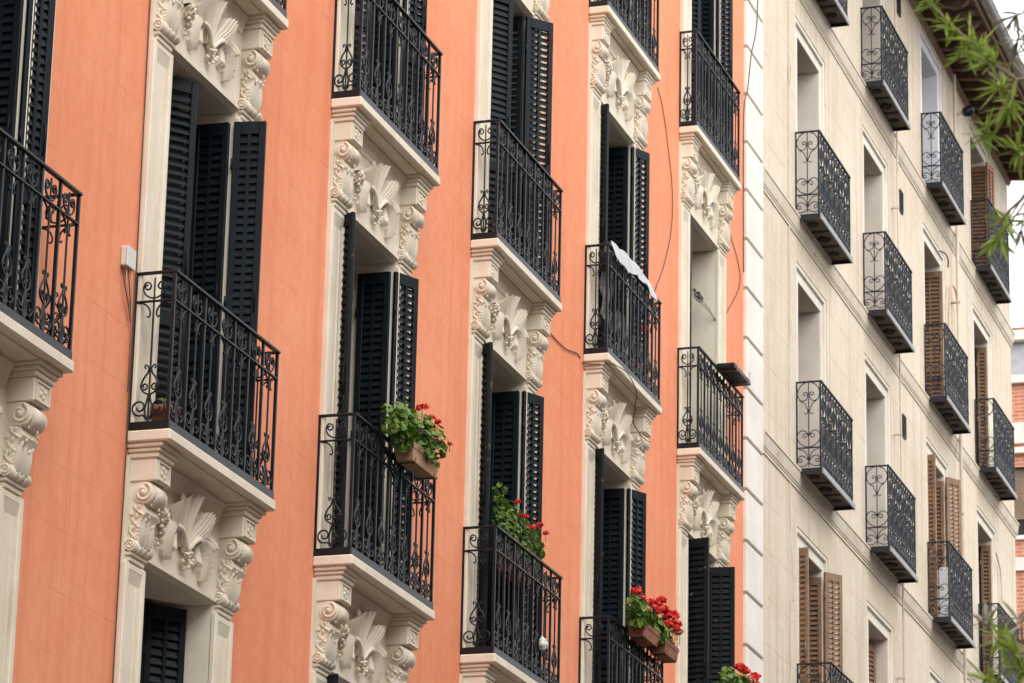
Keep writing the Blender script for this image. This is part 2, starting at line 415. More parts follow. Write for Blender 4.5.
def fan_leaf(mb, path, w0, w1, l0, l1, m, ribs=5, y0=-.024, n=12, lobes=.0, close=True):
    """ribbed leaf that widens and stands further off the wall towards its free end, like a tulip petal"""
    P = [Vector((a, 0, b)) for a, b in path]; N = len(P) - 1; rows = []; K = ribs * 4
    for i in range(n + 1):
        t = i / n; f = t * N; k = min(int(f), N - 1); c = P[k].lerp(P[k + 1], f - k)
        d = (P[min(k + 1, N)] - P[max(k - (1 if f - k < .5 else 0), 0)]).normalized(); q = Vector((d.z, 0, -d.x))
        e = t ** 1.25; w = w0 + (w1 - w0) * math.sin(min(1., e * .95) * PI / 2) ** .9; out = l0 + (l1 - l0) * t ** 1.6
        row = []
        for jj in range(-K // 2, K // 2 + 1):
            u = jj / (K / 2)
            rib = .5 + .5 * math.cos(u * ribs * PI)
            along = d * (.016 * t * (rib - .5) * (1 + lobes) - .05 * t * u * u * w / .1)
            row.append(tuple(c + q * (w * u) + along + Vector((0, y0 - out * (1 - .45 * u * u) - (.006 + .014 * t) * rib, 0))))
        rows.append(row)
    mb.grid(rows, m)
    for a in (0, -1): mb.grid([[r[a], (r[a][0] * 1., y0 + .012, r[a][2])] for r in rows], m, False)
    if close: mb.grid([list(rows[-1]), [(p[0], p[1] + .022, p[2] - .012) for p in rows[-1]], [(p[0], y0 + .012, p[2] - .05) for p in rows[-1]]], m, False)

def ornament_mesh():
    """stucco spray: tulip-like fluted leaves rising from a berry cluster, trumpet leaves arching over and down"""
    mb = MB(); rnd = random.Random(3); m = M_STONE
    # tall centre pair with rolled tips
    fan_leaf(mb, bez((-.012, .03), (-.03, .15), (-.04, .26), (-.10, .37)), .018, .058, .030, .095, m, 3)
    fan_leaf(mb, bez((.022, .03), (.03, .16), (.03, .28), (.075, .41)), .020, .055, .045, .115, m, 3)
    for x, z in ((-.135, .35), (.045, .40), (.115, .40)): mb.tube([(x + a, -.085, z + b) for a, b in spiral(0, 0, .028, .008, 0, 1.3, 14)], .012, m, 6)
    # big cupped leaf to the right and its fellow to the left
    fan_leaf(mb, bez((.05, .03), (.11, .14), (.22, .16), (.27, .33)), .022, .098, .030, .120, m, 6)
    fan_leaf(mb, bez((-.05, .03), (-.11, .13), (-.22, .14), (-.28, .29)), .022, .092, .030, .110, m, 6)
    for g in (-1, 1):
        st = [(g * a, -.075 - .02 * math.sin(i * .4), b) for i, (a, b) in enumerate(bez((.01, .0), (.10, .13), (.19, .16), (.26, .10), 9))]
        mb.tube(st, .019, m, 7, True, .024)
        # trumpet leaf falling from the arch, open below
        path_leaf(mb, [(g * a, b) for a, b in bez((.16, .10), (.30, .17), (.385, .05), (.315, -.14), 14)], .060, m, .080, flutes=4, serr=.10, tip=.12)
        fan_leaf(mb, [(g * a, b) for a, b in bez((.21, .13), (.28, .20), (.36, .20), (.43, .13), 8)], .018, .060, .030, .085, m, 4)
        fan_leaf(mb, [(g * a, b) for a, b in bez((.16, .12), (.20, .08), (.22, .03), (.215, -.03), 8)], .014, .034, .045, .055, m, 3)
        for q in range(22):
            mb.ball((g * (.42 + rnd.uniform(-.05, .05)), -.045 - rnd.uniform(0, .035), .06 + rnd.uniform(-.12, .12)), rnd.uniform(.009, .016), m, 6, 4)
    for q in range(40):
        a = rnd.uniform(0, 2 * PI); r = rnd.uniform(0, .05)
        mb.ball((r * math.cos(a), -.055 - rnd.uniform(0, .05), -.06 + 1.4 * r * math.sin(a)), rnd.uniform(.010, .016), m, 6, 4)
    mb.ball((0, -.06, .02), .040, m, 8, 6, (1, .9, 1))
    return mb.mesh('leaf_ornament')
ORN = ornament_mesh()

def console_mesh(d, flip):
    """scrolled console bracket; origin at the floor line, x from 0 to .33, hangs to z=-.93"""
    mb = MB(); m = M_STONE; k = d / .30; x0, x1 = .05, .29
    # capping mouldings under the slab
    for i, (z0, z1, dep, ex) in enumerate(((-.113, -.080, .262, .045), (-.142, -.113, .240, .030), (-.180, -.142, .222, .016))):
        mb.bbox(x0 - ex + .001 * i, x1 + ex - .001 * i, -dep * k, .0, z0, z1, m, .007)
    mb.bbox(x0, x1, -.205 * k, .0, -.335, -.180, m, .006)
    # inset panel frame on the block face
    f = -.205 * k
    for a, b, c, e in ((x0 + .02, x1 - .02, -.205, -.192), (x0 + .02, x1 - .02, -.325, -.312), (x0 + .02, x0 + .035, -.312, -.205), (x1 - .035, x1 - .02, -.312, -.205)):
        mb.box(a, b, f - .010, f - .001, c, e, m)
    for q in range(4):
        mb.ball((x0 + .12 + .03 * math.cos(q * PI / 2 + .4), f - .002, -.258 + .028 * math.sin(q * PI / 2 + .4)), .021, m, 7, 4, (1, .5, 1))
    # S-shaped body
    def sweep(t):  # depth of the front face, t=0 under the volute, 1 at the lower scroll
        return (.150 - .165 * t + .085 * t * t) * k + .012
    prof = [(0, -.335), (-.172 * k, -.336)]
    prof += [(-(.122 * k + .076 * k * math.cos(a)) , -.415 + .079 * math.sin(a)) for a in [PI * .45 - i * PI * .95 / 8 for i in range(9)]]
    prof += [(-sweep(i / 8), -.52 - .23 * i / 8) for i in range(1, 9)]
    prof += [(0, -.75)]
    mb.prism_x(prof, x0 + .014, x1 - .014, m, False)
    # volute rolls
    cy, cz = -.118 * k, -.415
    mb.cyl_x(x0 + .002, x1 - .002, cy, cz, .074 * (.35 + .65 * k), m, 20)
    mb.cyl_x(x0 + .045, x1 - .045, cy - .01, cz, .077 * (.4 + .6 * k), m, 20)
    for xx in (x0 - .002, x1 + .002):
        pts = [(xx, cy + a * (.45 + .55 * k), cz + b) for a, b in spiral(0, 0, .064, .012, PI * .6, 1.5, 30)]
        mb.tube(pts, .0115, m, 6, True)
        mb.ball((xx, cy, cz), .022, m, 8, 5)
    # foliage climbing the hollow of the console, on its flanks and its face
    rnd = random.Random(11)
    for q in range(46):
        t = rnd.random(); zz = -.49 - .27 * t; dep = sweep(t); side = rnd.choice((0, 1, 2))
        if side < 2: p = ((x0 + .012) if side == 0 else (x1 - .012), -dep * rnd.uniform(.25, 1.), zz)
        else: p = (rnd.uniform(x0 + .03, x1 - .03), -dep - .006, zz)
        mb.ball(p, rnd.uniform(.008, .019), m, 6, 4, (.8, .8, 1.3))
    for xx, sg in ((x0 + .016, -1), (x1 - .016, 1)):      # curling leaves on the flanks
        for zt, L, dp in ((-.50, .10, .10), (-.58, .11, .075), (-.66, .10, .055)):
            rows = []
            for i in range(9):
                t = i / 8; w = .030 * math.sin(PI * (.1 + .8 * t)) * (1 + .18 * math.cos(i * PI))
                cy = -dp * k * (.3 + .9 * t) - .012; cz = zt - L * (t - .35 * t * t)
                rows.append([(xx + sg * (.022 * (1 - abs(u)) + .007 * (jj % 2)) * math.sin(PI * (.1 + .8 * t)), cy + w * u * .7, cz + w * u * .8) for jj, u in enumerate((-1, -.5, 0, .5, 1))])
            mb.grid(rows, m)
    for px, bx, L in ((.11, .09, .20), (.17, .17, .25), (.23, .25, .20)):
        path_leaf(mb, [(px, -.77), ((px + bx) / 2, -.77 + L * .5), (bx, -.77 + L)], .040, m, .034, -.040 - .035 * k, 3, .05)
    # lower scroll and its moulded cap
    mb.cyl_x(.02, .32, -.055, -.775, .042, m, 16)
    for xx in (.018, .322):
        mb.tube([(xx, -.055 + a, -.775 + b) for a, b in spiral(0, 0, .036, .006, 0, 1.6, 20)], .007, m, 5, True)
    for q in (.10, .17, .24): mb.tube([(q, -.055 + .043 * math.cos(a), -.775 + .043 * math.sin(a)) for a in [i * PI / 6 for i in range(6, 19)]], .006, m, 5)
    mb.bbox(.03, .31, -.062, .0, -.845, -.815, m, .006); mb.bbox(.045, .295, -.048, .0, -.880, -.845, m, .006)
    return mb.mesh('console_bracket')

# ------------------------------------------------------------------ shutters
def shutter_mesh(w, h, cols, m, t=.034, closed=False):
    """louvred leaf: origin at its lower hinge corner, runs along +x, thickness along y"""
    mb = MB(); st = .052 if w > .2 else .042
    mb.bbox(0, st, -t / 2, t / 2, 0, h, m, .004); mb.bbox(w - st, w, -t / 2, t / 2, 0, h, m, .004)
    mid = h * .36
    rails = [(0, .16), (mid - .05, mid + .05), (h - .10, h)]
    for a, b in rails: mb.bbox(st + .0005, w - st - .0005, -t / 2 + .002, t / 2 - .002, a, b, m, .003)
    inner = [(st, w - st)]
    if cols == 2:
        c = w / 2; mb.box(c - .013, c + .013, -t / 2 + .003, t / 2 - .003, .16, h - .10, m); inner = [(st, c - .013), (c + .013, w - st)]
    for a, b in inner:
        for z0, z1 in ((.16, mid - .05), (mid + .05, h - .10)):
            n = max(1, int((z1 - z0) / .062)); p = (z1 - z0) / n
            for i in range(n):
                zc = z0 + p * (i + .5); g = .5 * t - .001; dz = .026
                if closed: g, dz = .012, .033
                mb.hexa([(a, -g, zc - dz - .004), (b, -g, zc - dz - .004), (b, g, zc + dz - .004), (a, g, zc + dz - .004),
                         (a, -g, zc - dz + .004), (b, -g, zc - dz + .004), (b, g, zc + dz + .004), (a, g, zc + dz + .004)], m)
    for zh in (h * .12, h * .5, h * .88): mb.tube([(-.004, -t / 2, zh - .04), (-.004, -t / 2, zh + .04)], .009, m, 6)
    mb.tube([(w - .03, -t / 2 - .006, h * .47), (w - .03, -t / 2 - .014, h * .52), (w - .03, -t / 2 - .006, h * .55)], .006, m, 5)
    return mb.mesh('shutter')
_sc = {}
def shutter(parent, seg, z0, h, cols, m, ox=0, label=None, closed=False):
    (xa, ya), (xb, yb) = seg
    w = round(math.hypot(xb - xa, yb - ya), 3); key = (w, round(h, 3), cols, m.name, closed)
    if key not in _sc: _sc[key] = shutter_mesh(w, h, cols, m, .034, closed)
    return link('shutter', _sc[key], parent, (ox + xa, ya, z0), math.atan2(yb - ya, xb - xa), label)

# ================================================================== ORANGE TOWNHOUSE
OX = [-3.45, 0., 3.498, 6.98, 10.433, 13.858]
FZ = {'Z': -4.85, 'A': -1.12, 'B': 2.602, 'C': 6.237, 'D': 9.87}
DEP = {'A': .30, 'B': .24, 'C': .194, 'Z': .34, 'D': .19}
DROP = {'A': .83, 'B': .847, 'C': .895, 'D': .90}      # opening head below the floor above
NEXT = {'Z': 'A', 'A': 'B', 'B': 'C', 'C': 'D'}
BW = 1.888
GROUND = -9.26
orange = thing('orange_townhouse', (0, 0, GROUND), 'orange rendered townhouse with white stucco window surrounds and black railed balconies', 'building')
def op(o): o.location.z -= GROUND; return o        # parts are given in world heights, parent stands on the ground

def head(r): return FZ[NEXT[r]] - DROP[NEXT[r]]
holes = []
for c in range(6):
    for r in 'ZABC': holes.append((OX[c] + .315, OX[c] + 1.573, FZ[r] + .004, head(r) + .012))
mb = MB()
wall(mb, -12.0, 16.70, GROUND, 11.2, holes, 0, .42, M_ORANGE)
mb.quad([(-12, 0, 11.2), (16.7, 0, 11.2), (16.7, 9, 11.2), (-12, 9, 11.2)], M_TILE)
mb.quad([(-12, 0, GROUND), (-12, 0, 11.2), (-12, 9, 11.2), (-12, 9, GROUND)], M_ORANGE)
mb.quad([(-12, 9, GROUND), (-12, 9, 11.2), (16.7, 9, 11.2), (16.7, 9, GROUND)], M_ORANGE)
for a in ((-12.2, 16.75, -.34, 0, 11.0, 11.16), (-12.2, 16.75, -.20, 0, 10.82, 11.0)): mb.bbox(*a, M_STONE, .01)
op(link('wall', mb, orange))

# quoin strip at the boundary
mb = MB(); z = GROUND; q = 2.316 - .6 * 20
zs = [2.316 + .6 * i for i in range(-19, 16)]
for i in range(len(zs) - 1): mb.bbox(16.70, 17.48, -.045, .06, zs[i] + .014, zs[i + 1] - .014, M_QUOIN, .012)
mb.box(16.704, 17.476, -.022, .06, zs[0], zs[-1], M_GROOVE)
op(link('quoin_strip', mb, orange))

def surround_mesh(r):
    """pilasters, frieze, lintel and deep reveal of one window; origin at the floor line"""
    H = FZ[NEXT[r]] - FZ[r]; hd = head(r) - FZ[r]; dp = DEP[NEXT[r]]
    mb = MB(); m = M_STONE
    ptop = H - .885
    for g, (a, b) in enumerate(((.0, .331), (1.557, 1.888))):
        mb.box(a + .002, b - .002, -.020, .0, 0, ptop + .72, m)
        # raised fillets framing the sunk panel of the pilaster
        for c0, c1 in ((a, a + .055), (b - .055, b)): mb.bbox(c0, c1, -.046, -.001, .02, ptop, m, .007)
        mb.bbox(a + .0555, b - .0555, -.044, -.001, ptop - .05, ptop - .003, m, .006)
        mb.prism_x([(-.020, ptop - .13), (-.043, ptop - .05), (-.020, ptop - .05)], a + .056, b - .056, m)
        mb.bbox(a + .001, b - .001, -.062, .0, 0, .019, m, .004)
        for c0 in (a + .085, b - .105): mb.box(c0, c0 + .02, -.030, -.0195, .02, ptop - .14, m)
    # frieze field and lintel
    mb.box(.3315, 1.5565, -.026, .0, hd + .05, H - .085, m)
    mb.prism_x([(-.040, hd + .052), (-.040, hd + .020), (.012, hd), (.012, hd + .052)], .326, 1.562, m)
    # cove under the slab
    mb.prism_x([(-.0265, H - .24), (-.042, H - .225), (-.042, H - .20), (-.060, H - .16), (-.085, H - .115), (-.085, H - .085), (-.0265, H - .085)], .332, 1.556, m)
    # reveal lining
    mb.box(.318, .331, -.012, .405, 0, hd + .01, M_REVEAL if False else m); mb.box(1.557, 1.570, -.012, .405, 0, hd + .01, m)
    mb.box(.332, 1.556, .013, .405, hd, hd + .010, m)
    mb.box(.332, 1.556, .0, .405, .0, .012, m)
    return mb.mesh('window_surround')
SUR = {r: surround_mesh(r) for r in 'ZABC'}

def door_mesh(r):
    hd = head(r) - FZ[r]; mb = MB()
    mb.box(.333, 1.555, .385, .40, .013, hd - .001, M_DOOR)
    for a, b in ((.334, .40), (.92, .968), (1.488, 1.554)): mb.bbox(a, b, .350, .384, .014, hd - .002, M_DOOR, .004)
    for a, b in ((.014, .30), (hd * .55, hd * .55 + .07), (hd - .09, hd - .003)):
        mb.bbox(.4005, .9195, .354, .384, a, b, M_DOOR, .004); mb.bbox(.9685, 1.4875, .354, .384, a, b, M_DOOR, .004)
    return mb.mesh('door')
DOOR = {r: door_mesh(r) for r in 'ZABC'}

RIN = ((1.535, .30), (1.535, .02)); ROUT = ((1.540, -.014), (1.785, -.128))
LSTD = ((.352, .045), (.215, -.145)); LST2 = ((.395, .055), (.262, -.130))
LDIA = ((.56, .25), (.87, .0))
# leaves per window: (segment, louvre columns, worn)
WIN = {
 ('Z', 0): [(LDIA, 1, 0)], ('Z', 1): [(((1.26, .36), (1.525, .17)), 2, 0), (((.98, .37), (1.25, .365)), 1, 0)],
 ('Z', 2): [(LSTD, 1, 0)], ('Z', 3): [], ('Z', 4): [], ('Z', 5): [],
 ('A', 0): [(RIN, 2, 0), (((1.540, -.014), (1.735, -.105)), 2, 0)],
 ('A', 1): [(LDIA, 1, 0), (RIN, 2, 0), (((1.540, -.014), (1.585, -.250)), 2, 0)],
 ('A', 2): [(LSTD, 1, 1), (LST2, 1, 0), (RIN, 2, 0), (ROUT, 2, 0)],
 ('A', 3): [(LSTD, 1, 1), (LST2, 1, 0), (RIN, 2, 0), (ROUT, 2, 0)],
 ('A', 4): [(((.352, .045), (.245, -.14)), 1, 1), (RIN, 2, 0), (ROUT, 2, 0)],
 ('A', 5): [(((.43, .04), (.375, -.255)), 1, 1), (((1.455, .05), (1.495, -.25)), 2, 1)],
 ('B', 2): [(LDIA, 1, 0), (RIN, 2, 0), (ROUT, 2, 0)],
 ('B', 3): [(((.51, .27), (.93, -.03)), 1, 0), (((1.425, .30), (1.425, .02)), 2, 0), (((1.44, .0), (1.67, -.19)), 2, 0)],
 ('B', 4): [(((.352, .05), (.300, -.13)), 1, 0), (((.40, .05), (.36, -.10)), 1, 0), (RIN, 2, 0), (ROUT, 2, 0)],
 ('B', 5): [(((.352, .25), (.352, -.055)), 1, 0)],
 ('C', 4): [(LSTD, 1, 0), (RIN, 2, 0), (ROUT, 2, 0)],
 ('C', 5): [(LDIA, 1, 0), (RIN, 2, 0), (ROUT, 2, 0)],
}
for (r, c), leaves in WIN.items():
    if r == 'Z' and c >= 3: pass
    w = op(link('window', SUR[r], orange, (OX[c], 0, FZ[r])))
    hd = head(r) - FZ[r]
    link('door', DOOR[r], w)
    for seg, cols, worn in leaves:
        right = seg[0][0] > 1.4
        shutter(w, seg, .016, hd - ((.04 if r == 'B' else .10) if right else .05), cols, M_SHUTW if worn else M_SHUT, closed=(seg is RIN) or (not right and seg is not LDIA) or (right and (r, c) not in (('A', 2), ('A', 3), ('B', 3), ('B', 4))),
                label='shutter leaf with brown paint flaking off its edges' if worn else None)

RH = 1.12; BAND = .062; RAIL2 = .205
CON = {}
def railing_parts(d):
    P = {}
    y = -d + .012
    mb = MB(); mb.bbox(-.012, BW + .012, -d - .012, -d + .024, RH - .022, RH, M_IRON, .004)
    for x in (0, BW): mb.bbox(x - .012, x + .012, -d + .025, .0, RH - .0215, RH - .0005, M_IRON, .004)
    P['handrail'] = mb.mesh('handrail')
    mb = MB(); mb.bbox(0, BW, -d - .004, -d + .020, RH - RAIL2 - .016, RH - RAIL2, M_IRON, .003)
    for x in (0, BW): mb.bbox(x - .008, x + .008, -d + .021, .0, RH - RAIL2 - .0155, RH - RAIL2 - .0005, M_IRON, .003)
    P['lower_rail'] = mb.mesh('lower_rail')
    mb = MB(); mb.bbox(-.006, BW + .006, -d - .008, -d + .008, .0, BAND, M_BAND, .003)
    for x in (0, BW): mb.bbox(x - .007, x + .007, -d + .009, .0, .001, BAND - .001, M_IRON, .003)
    mb.box(.01, BW - .01, -d + .010, -.002, .002, .014, M_BAND)
    P['kick_plate'] = mb.mesh('kick_plate')
    mb = MB(); mb.bbox(-.0108, .0108, y - .0105, y + .0105, BAND - .01, RH - .018, M_IRON, .003); P['baluster'] = mb.mesh('baluster')
    mb = MB(); mb.bbox(-.011, .011, y - .013, y + .011, BAND - .01, RH - .018, M_IRON, .003)
    P['corner_post'] = mb.mesh('corner_post')
    mb = MB(); mb.bbox(-.010, .010, -.020, -.001, .0, RH - .015, M_IRON, .003); P['wall_post'] = mb.mesh('wall_post')
    C = lyre_bay(BW / 7, RH, RH - RAIL2 - BAND)
    mb = MB(); curves_front(mb, C, 0, y, BAND, M_IRON); P['scroll_panel'] = mb.mesh('scroll_panel')
    C2 = lyre_bay((d - .02) * .98, RH, RH - RAIL2 - BAND)
    mb = MB(); curves_side(mb, C2, 0, -(d - .01) / 2, BAND, M_IRON); P['side_scroll_panel'] = mb.mesh('side_scroll_panel')
    return P
RP = {r: railing_parts(DEP[r]) for r in 'ABC'}

def slab_mesh(d):
    mb = MB()
    mb.bbox(-.018, BW + .018, -d - .022, .0, -.080, -.001, M_STONE, .010)
    mb.box(.36, BW - .36, -d + .05, -.09, -.094, -.0805, M_STONE)
    return mb.mesh('balcony')
SLAB = {r: slab_mesh(DEP[r]) for r in 'ABC'}
for r in 'ABC': CON[r] = console_mesh(DEP[r], False)

BALC = [('A', 0), ('A', 1), ('A', 2), ('A', 3), ('A', 4), ('B', 1), ('B', 2), ('B', 3), ('B', 4), ('B', 5), ('C', 4), ('C', 5), ('C', 3)]
for r, c in BALC:
    b = op(link('balcony', SLAB[r], orange, (OX[c], 0, FZ[r])))
    link('console_bracket', CON[r], b); link('console_bracket', CON[r], b, (BW - .34, 0, 0))
    sz = random.uniform(.96, 1.03)
    o = link('leaf_ornament', ORN, b, (.925, .0, -.60 - random.uniform(0, .015))); o.scale = (sz * 1.0, .8 + .2 * DEP[r] / .3, sz * .97)
    if (r, c) == ('C', 3): continue
    P = RP[r]
    for k in ('handrail', 'lower_rail', 'kick_plate'): link(k, P[k], b)
    for x in (0, BW): link('corner_post', P['corner_post'], b, (x, 0, 0)); link('wall_post', P['wall_post'], b, (x, 0, 0))
    for i in range(1, 7): link('baluster', P['baluster'], b, (BW * i / 7, 0, 0))
    for i in range(7): link('scroll_panel', P['scroll_panel'], b, (BW * (i + .5) / 7, 0, 0))
    for x in (0, BW): link('side_scroll_panel', P['side_scroll_panel'], b, (x, 0, 0))

# ================================================================== CREAM TOWNHOUSE
RX = [19.284, 23.177, 27.278, 31.154]; RW = 1.73
RF = [.369, 3.857, 7.102, 10.374]; RD = [.42, .315, .311, .296]; ROPEN = [2.955, 6.325, 9.58, 12.66]
cream = thing('cream_townhouse', (17.5, 0, GROUND), 'weathered cream rendered townhouse with deep bare window reveals and wooden roof eaves', 'building')
def cp(o): o.location.z -= GROUND; o.location.x -= 17.5; return o
rholes = []
for c in range(4):
    for r in range(4): rholes.append((RX[c] + .035, RX[c] + 1.695, RF[r] + .005, ROPEN[r] + .205))
mb = MB()
wall(mb, 17.481, 34.55, GROUND, 13.02, rholes, 0, .44, M_CREAM_WALL)
mb.quad([(34.55, 0, GROUND), (34.55, 9, GROUND), (34.55, 9, 13.02), (34.55, 0, 13.02)], M_CREAM_WALL)
mb.quad([(17.481, 9, GROUND), (17.481, 9, 13.02), (34.55, 9, 13.02), (34.55, 9, GROUND)], M_CREAM_WALL)
mb.quad([(17.481, 0, 11.1), (17.481, 0, 13.02), (17.481, 9, 13.02), (17.481, 9, 11.1)], M_CREAM_WALL)
cp(link('wall', mb, cream))
CORN = [(0, 0), (-.018, .0), (-.018, .035), (-.030, .040), (-.030, .062), (-.042, .068), (-.058, .125), (-.072, .185), (-.072, .205), (-.088, .212), (-.088, .242), (0, .255)]
for zc in (3.60, 6.84, 10.09):
    mb = MB(); mb.prism_x([(a * .8, b) for a, b in CORN], 17.484, 34.60, M_COURSE); cp(link('string_course', mb, cream, (0, 0, zc)))

def rsur_mesh(r, white=False):
    """flat moulded frame and plain reveal; origin at balcony left end / floor"""
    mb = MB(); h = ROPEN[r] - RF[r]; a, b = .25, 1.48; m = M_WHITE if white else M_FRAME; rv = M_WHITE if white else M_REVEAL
    # frame sunk in the wall: outer fillet, then the flat band
    for x0, x1, y in ((a - .208, a - .150, .008), (a - .1495, a - .03, .040), (a - .0295, a, .028)):
        mb.bbox(x0, x1, y, .44, 0, h + (a - x0), m, .005)
        mb.bbox(b + a - x1, b + a - x0, y, .44, 0, h + (a - x0), m, .005)
        mb.bbox(x1 + .0005, b + a - x1 - .0005, y + .0005, .44, h + (a - x1), h + (a - x0), m, .005)
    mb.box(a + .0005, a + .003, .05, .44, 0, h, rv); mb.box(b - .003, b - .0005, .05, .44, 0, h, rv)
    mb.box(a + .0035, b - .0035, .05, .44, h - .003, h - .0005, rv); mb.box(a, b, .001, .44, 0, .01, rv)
    return mb.mesh('window_surround')
RSUR = {r: rsur_mesh(r) for r in range(4)}; RSURW = rsur_mesh(3, True)
def rdoor_mesh(r, mat):
    h = ROPEN[r] - RF[r]; mb = MB(); a, b = .25, 1.48
    mb.box(a + .001, b - .001, .40, .425, .011, h - .001, M_DARK)
    for x0, x1 in ((a + .002, a + .07), (.83, .90), (b - .07, b - .002)): mb.bbox(x0, x1, .37, .399, .012, h - .002, mat, .004)
    for z0, z1 in ((.012, .35), (h * .6, h * .6 + .06), (h - .08, h - .003)):
        mb.bbox(a + .071, .829, .373, .399, z0, z1, mat, .004); mb.bbox(.901, b - .071, .373, .399, z0, z1, mat, .004)
    return mb.mesh('door')
RDOOR = {r: rdoor_mesh(r, M_BROWN) for r in range(4)}; RDOORW = rdoor_mesh(3, M_WHITE)
rin = ((1.455, .34), (1.455, .03)); rout = ((1.475, .0), (1.71, -.165)); rleft = ((.272, .30), (.272, .055))
RWIN = {(0, 0): [(((.275, .06), (.235, -.09)), 1, 0), (rin, 2, 0), (rout, 2, 0)], (0, 1): [(rleft, 1, 0)], (0, 2): [(rleft, 1, 0)], (0, 3): [],
        (1, 0): [(((1.02, .36), (1.44, .20)), 2, 0)], (1, 1): [(rleft, 1, 0)], (1, 2): [(rleft, 1, 0)], (1, 3): [(rleft, 1, 0)],
        (2, 0): [], (2, 1): [(((.275, .06), (.235, -.09)), 1, 0), (rin, 2, 0), (rout, 2, 0)], (2, 2): [(((1.455, .38), (1.455, .0)), 2, 0)], (2, 3): [],
        (3, 1): [(((1.455, .21), (1.455, .05)), 1, 0), (((1.455, .37), (1.455, .215)), 1, 2)], (3, 2): [(((1.455, .21), (1.455, .05)), 1, 0), (((1.455, .37), (1.455, .215)), 1, 2)], (3, 3): [(((1.455, .40), (1.455, -.03)), 1, 0), (((1.475, .0), (1.79, -.06)), 2, 1)]}
for (c, r), leaves in RWIN.items():
    white = (c, r) == (2, 3)
    w = cp(link('window', RSURW if white else RSUR[r], cream, (RX[c], 0, RF[r]), label='window with white painted frame and reveal' if white else None))
    link('door', RDOORW if white else RDOOR[r], w)
    h = ROPEN[r] - RF[r]
    for seg, cols, red in leaves:
        shutter(w, seg, .015, h - (.10 if seg[0][1] > .2 else .03), cols, (M_BROWN, M_BROWNR, M_SHUT)[red], label='reddish shutter leaf folded back on the wall' if red == 1 else None)

RRH = 1.098; RB = .255
def fan_bay(w, d=None):
    """scrolls of one bay of the cream house's railing, centred on s=0, z above the floor plate"""
    C = []; k = w / .30; T = RRH
    for g in (-1, 1):
        m = lambda pts: [(g * a * k, b) for a, b in pts]
        C.append((m(spiral(0, T - .155, .138, .134, PI * .42, -.40, 14) + bez((.134 * math.cos(-PI * .38), T - .155 + .134 * math.sin(-PI * .38)), (.03, T - .33), (.012, T - .36), (.006, T - .40), 6)[1:]), .0058))
        C.append((m(bez((.115, T - .235), (.06, T - .27), (.02, T - .24), (.012, T - .20), 7) + spiral(.042, T - .165, .032, .010, PI * 1.2, -1.1, 12)), .0055))
        C.append((m([(.004, T - .37)] + bez((.004, T - .37), (.01, T - .42), (.05, T - .43), (.05, T - .40), 6)[1:]), .0052))
        C.append((m([(.0, RB + .15)] + bez((0, RB + .15), (.02, RB + .24), (.14, RB + .25), (.140, RB + .14), 8)[1:] + bez((.140, RB + .14), (.14, RB + .06), (.06, RB + .02), (.01, RB + .01), 7)[1:]), .0058))
        C.append((m(spiral(.045, RB + .15, .036, .012, PI, -1.1, 12)), .0052))
        # fan in the lower band
        C.append((m(bez((.004, .09), (.04, .17), (.13, .19), (.135, .10), 8) + spiral(.105, .10, .030, .012, 0, -1., 10)), .0055))
        C.append((m(bez((.004, .10), (.02, .20), (.06, .24), (.12, .235), 7)), .0052))
        C.append((m(bez((.004, .07), (.05, .02), (.10, .015), (.14, .04), 7)), .0052))
    C.append(([(0, .02), (0, T)], .0062))
    return C
def front_bay(w):
    C = []; k = w / .29; T = RRH
    for g in (-1, 1):
        m = lambda pts: [(g * a * k, b) for a, b in pts]
        C.append((m(spiral(.066, T - .10, .060, .018, -PI / 2, 1.2, 16)), .0092))
        C.append((m(bez((.0, T - .17), (.09, T - .22), (.10, T - .32), (.0, T - .40), 8)), .0092))
        C.append((m(spiral(.06, T - .46, .05, .016, PI / 2, -1.1, 14)), .008))
        C.append((m(bez((.0, RB + .02), (.11, RB + .06), (.09, RB + .16), (.0, RB + .24), 8)), .0092))
        C.append((m(spiral(.072, .155, .062, .060, 0, 1., 14)), .0092))
        C.append((m(spiral(.072, .155, .030, .028, 0, 1., 8)), .008))
        C.append((m([(.072, .015), (.072, .09)]), .008)); C.append((m([(.072, RB + .0), (.072, T - .52)]), .008))
    C.append(([(.145 * k, RB + .01)] + [(.145 * k - .145 * k * abs(math.sin(q * .55)), RB + .03 + (T - RB - .08) * q / 16) for q in range(17)], .0075))
    C.append(([(0, .0), (0, T)], .0095))
    return C
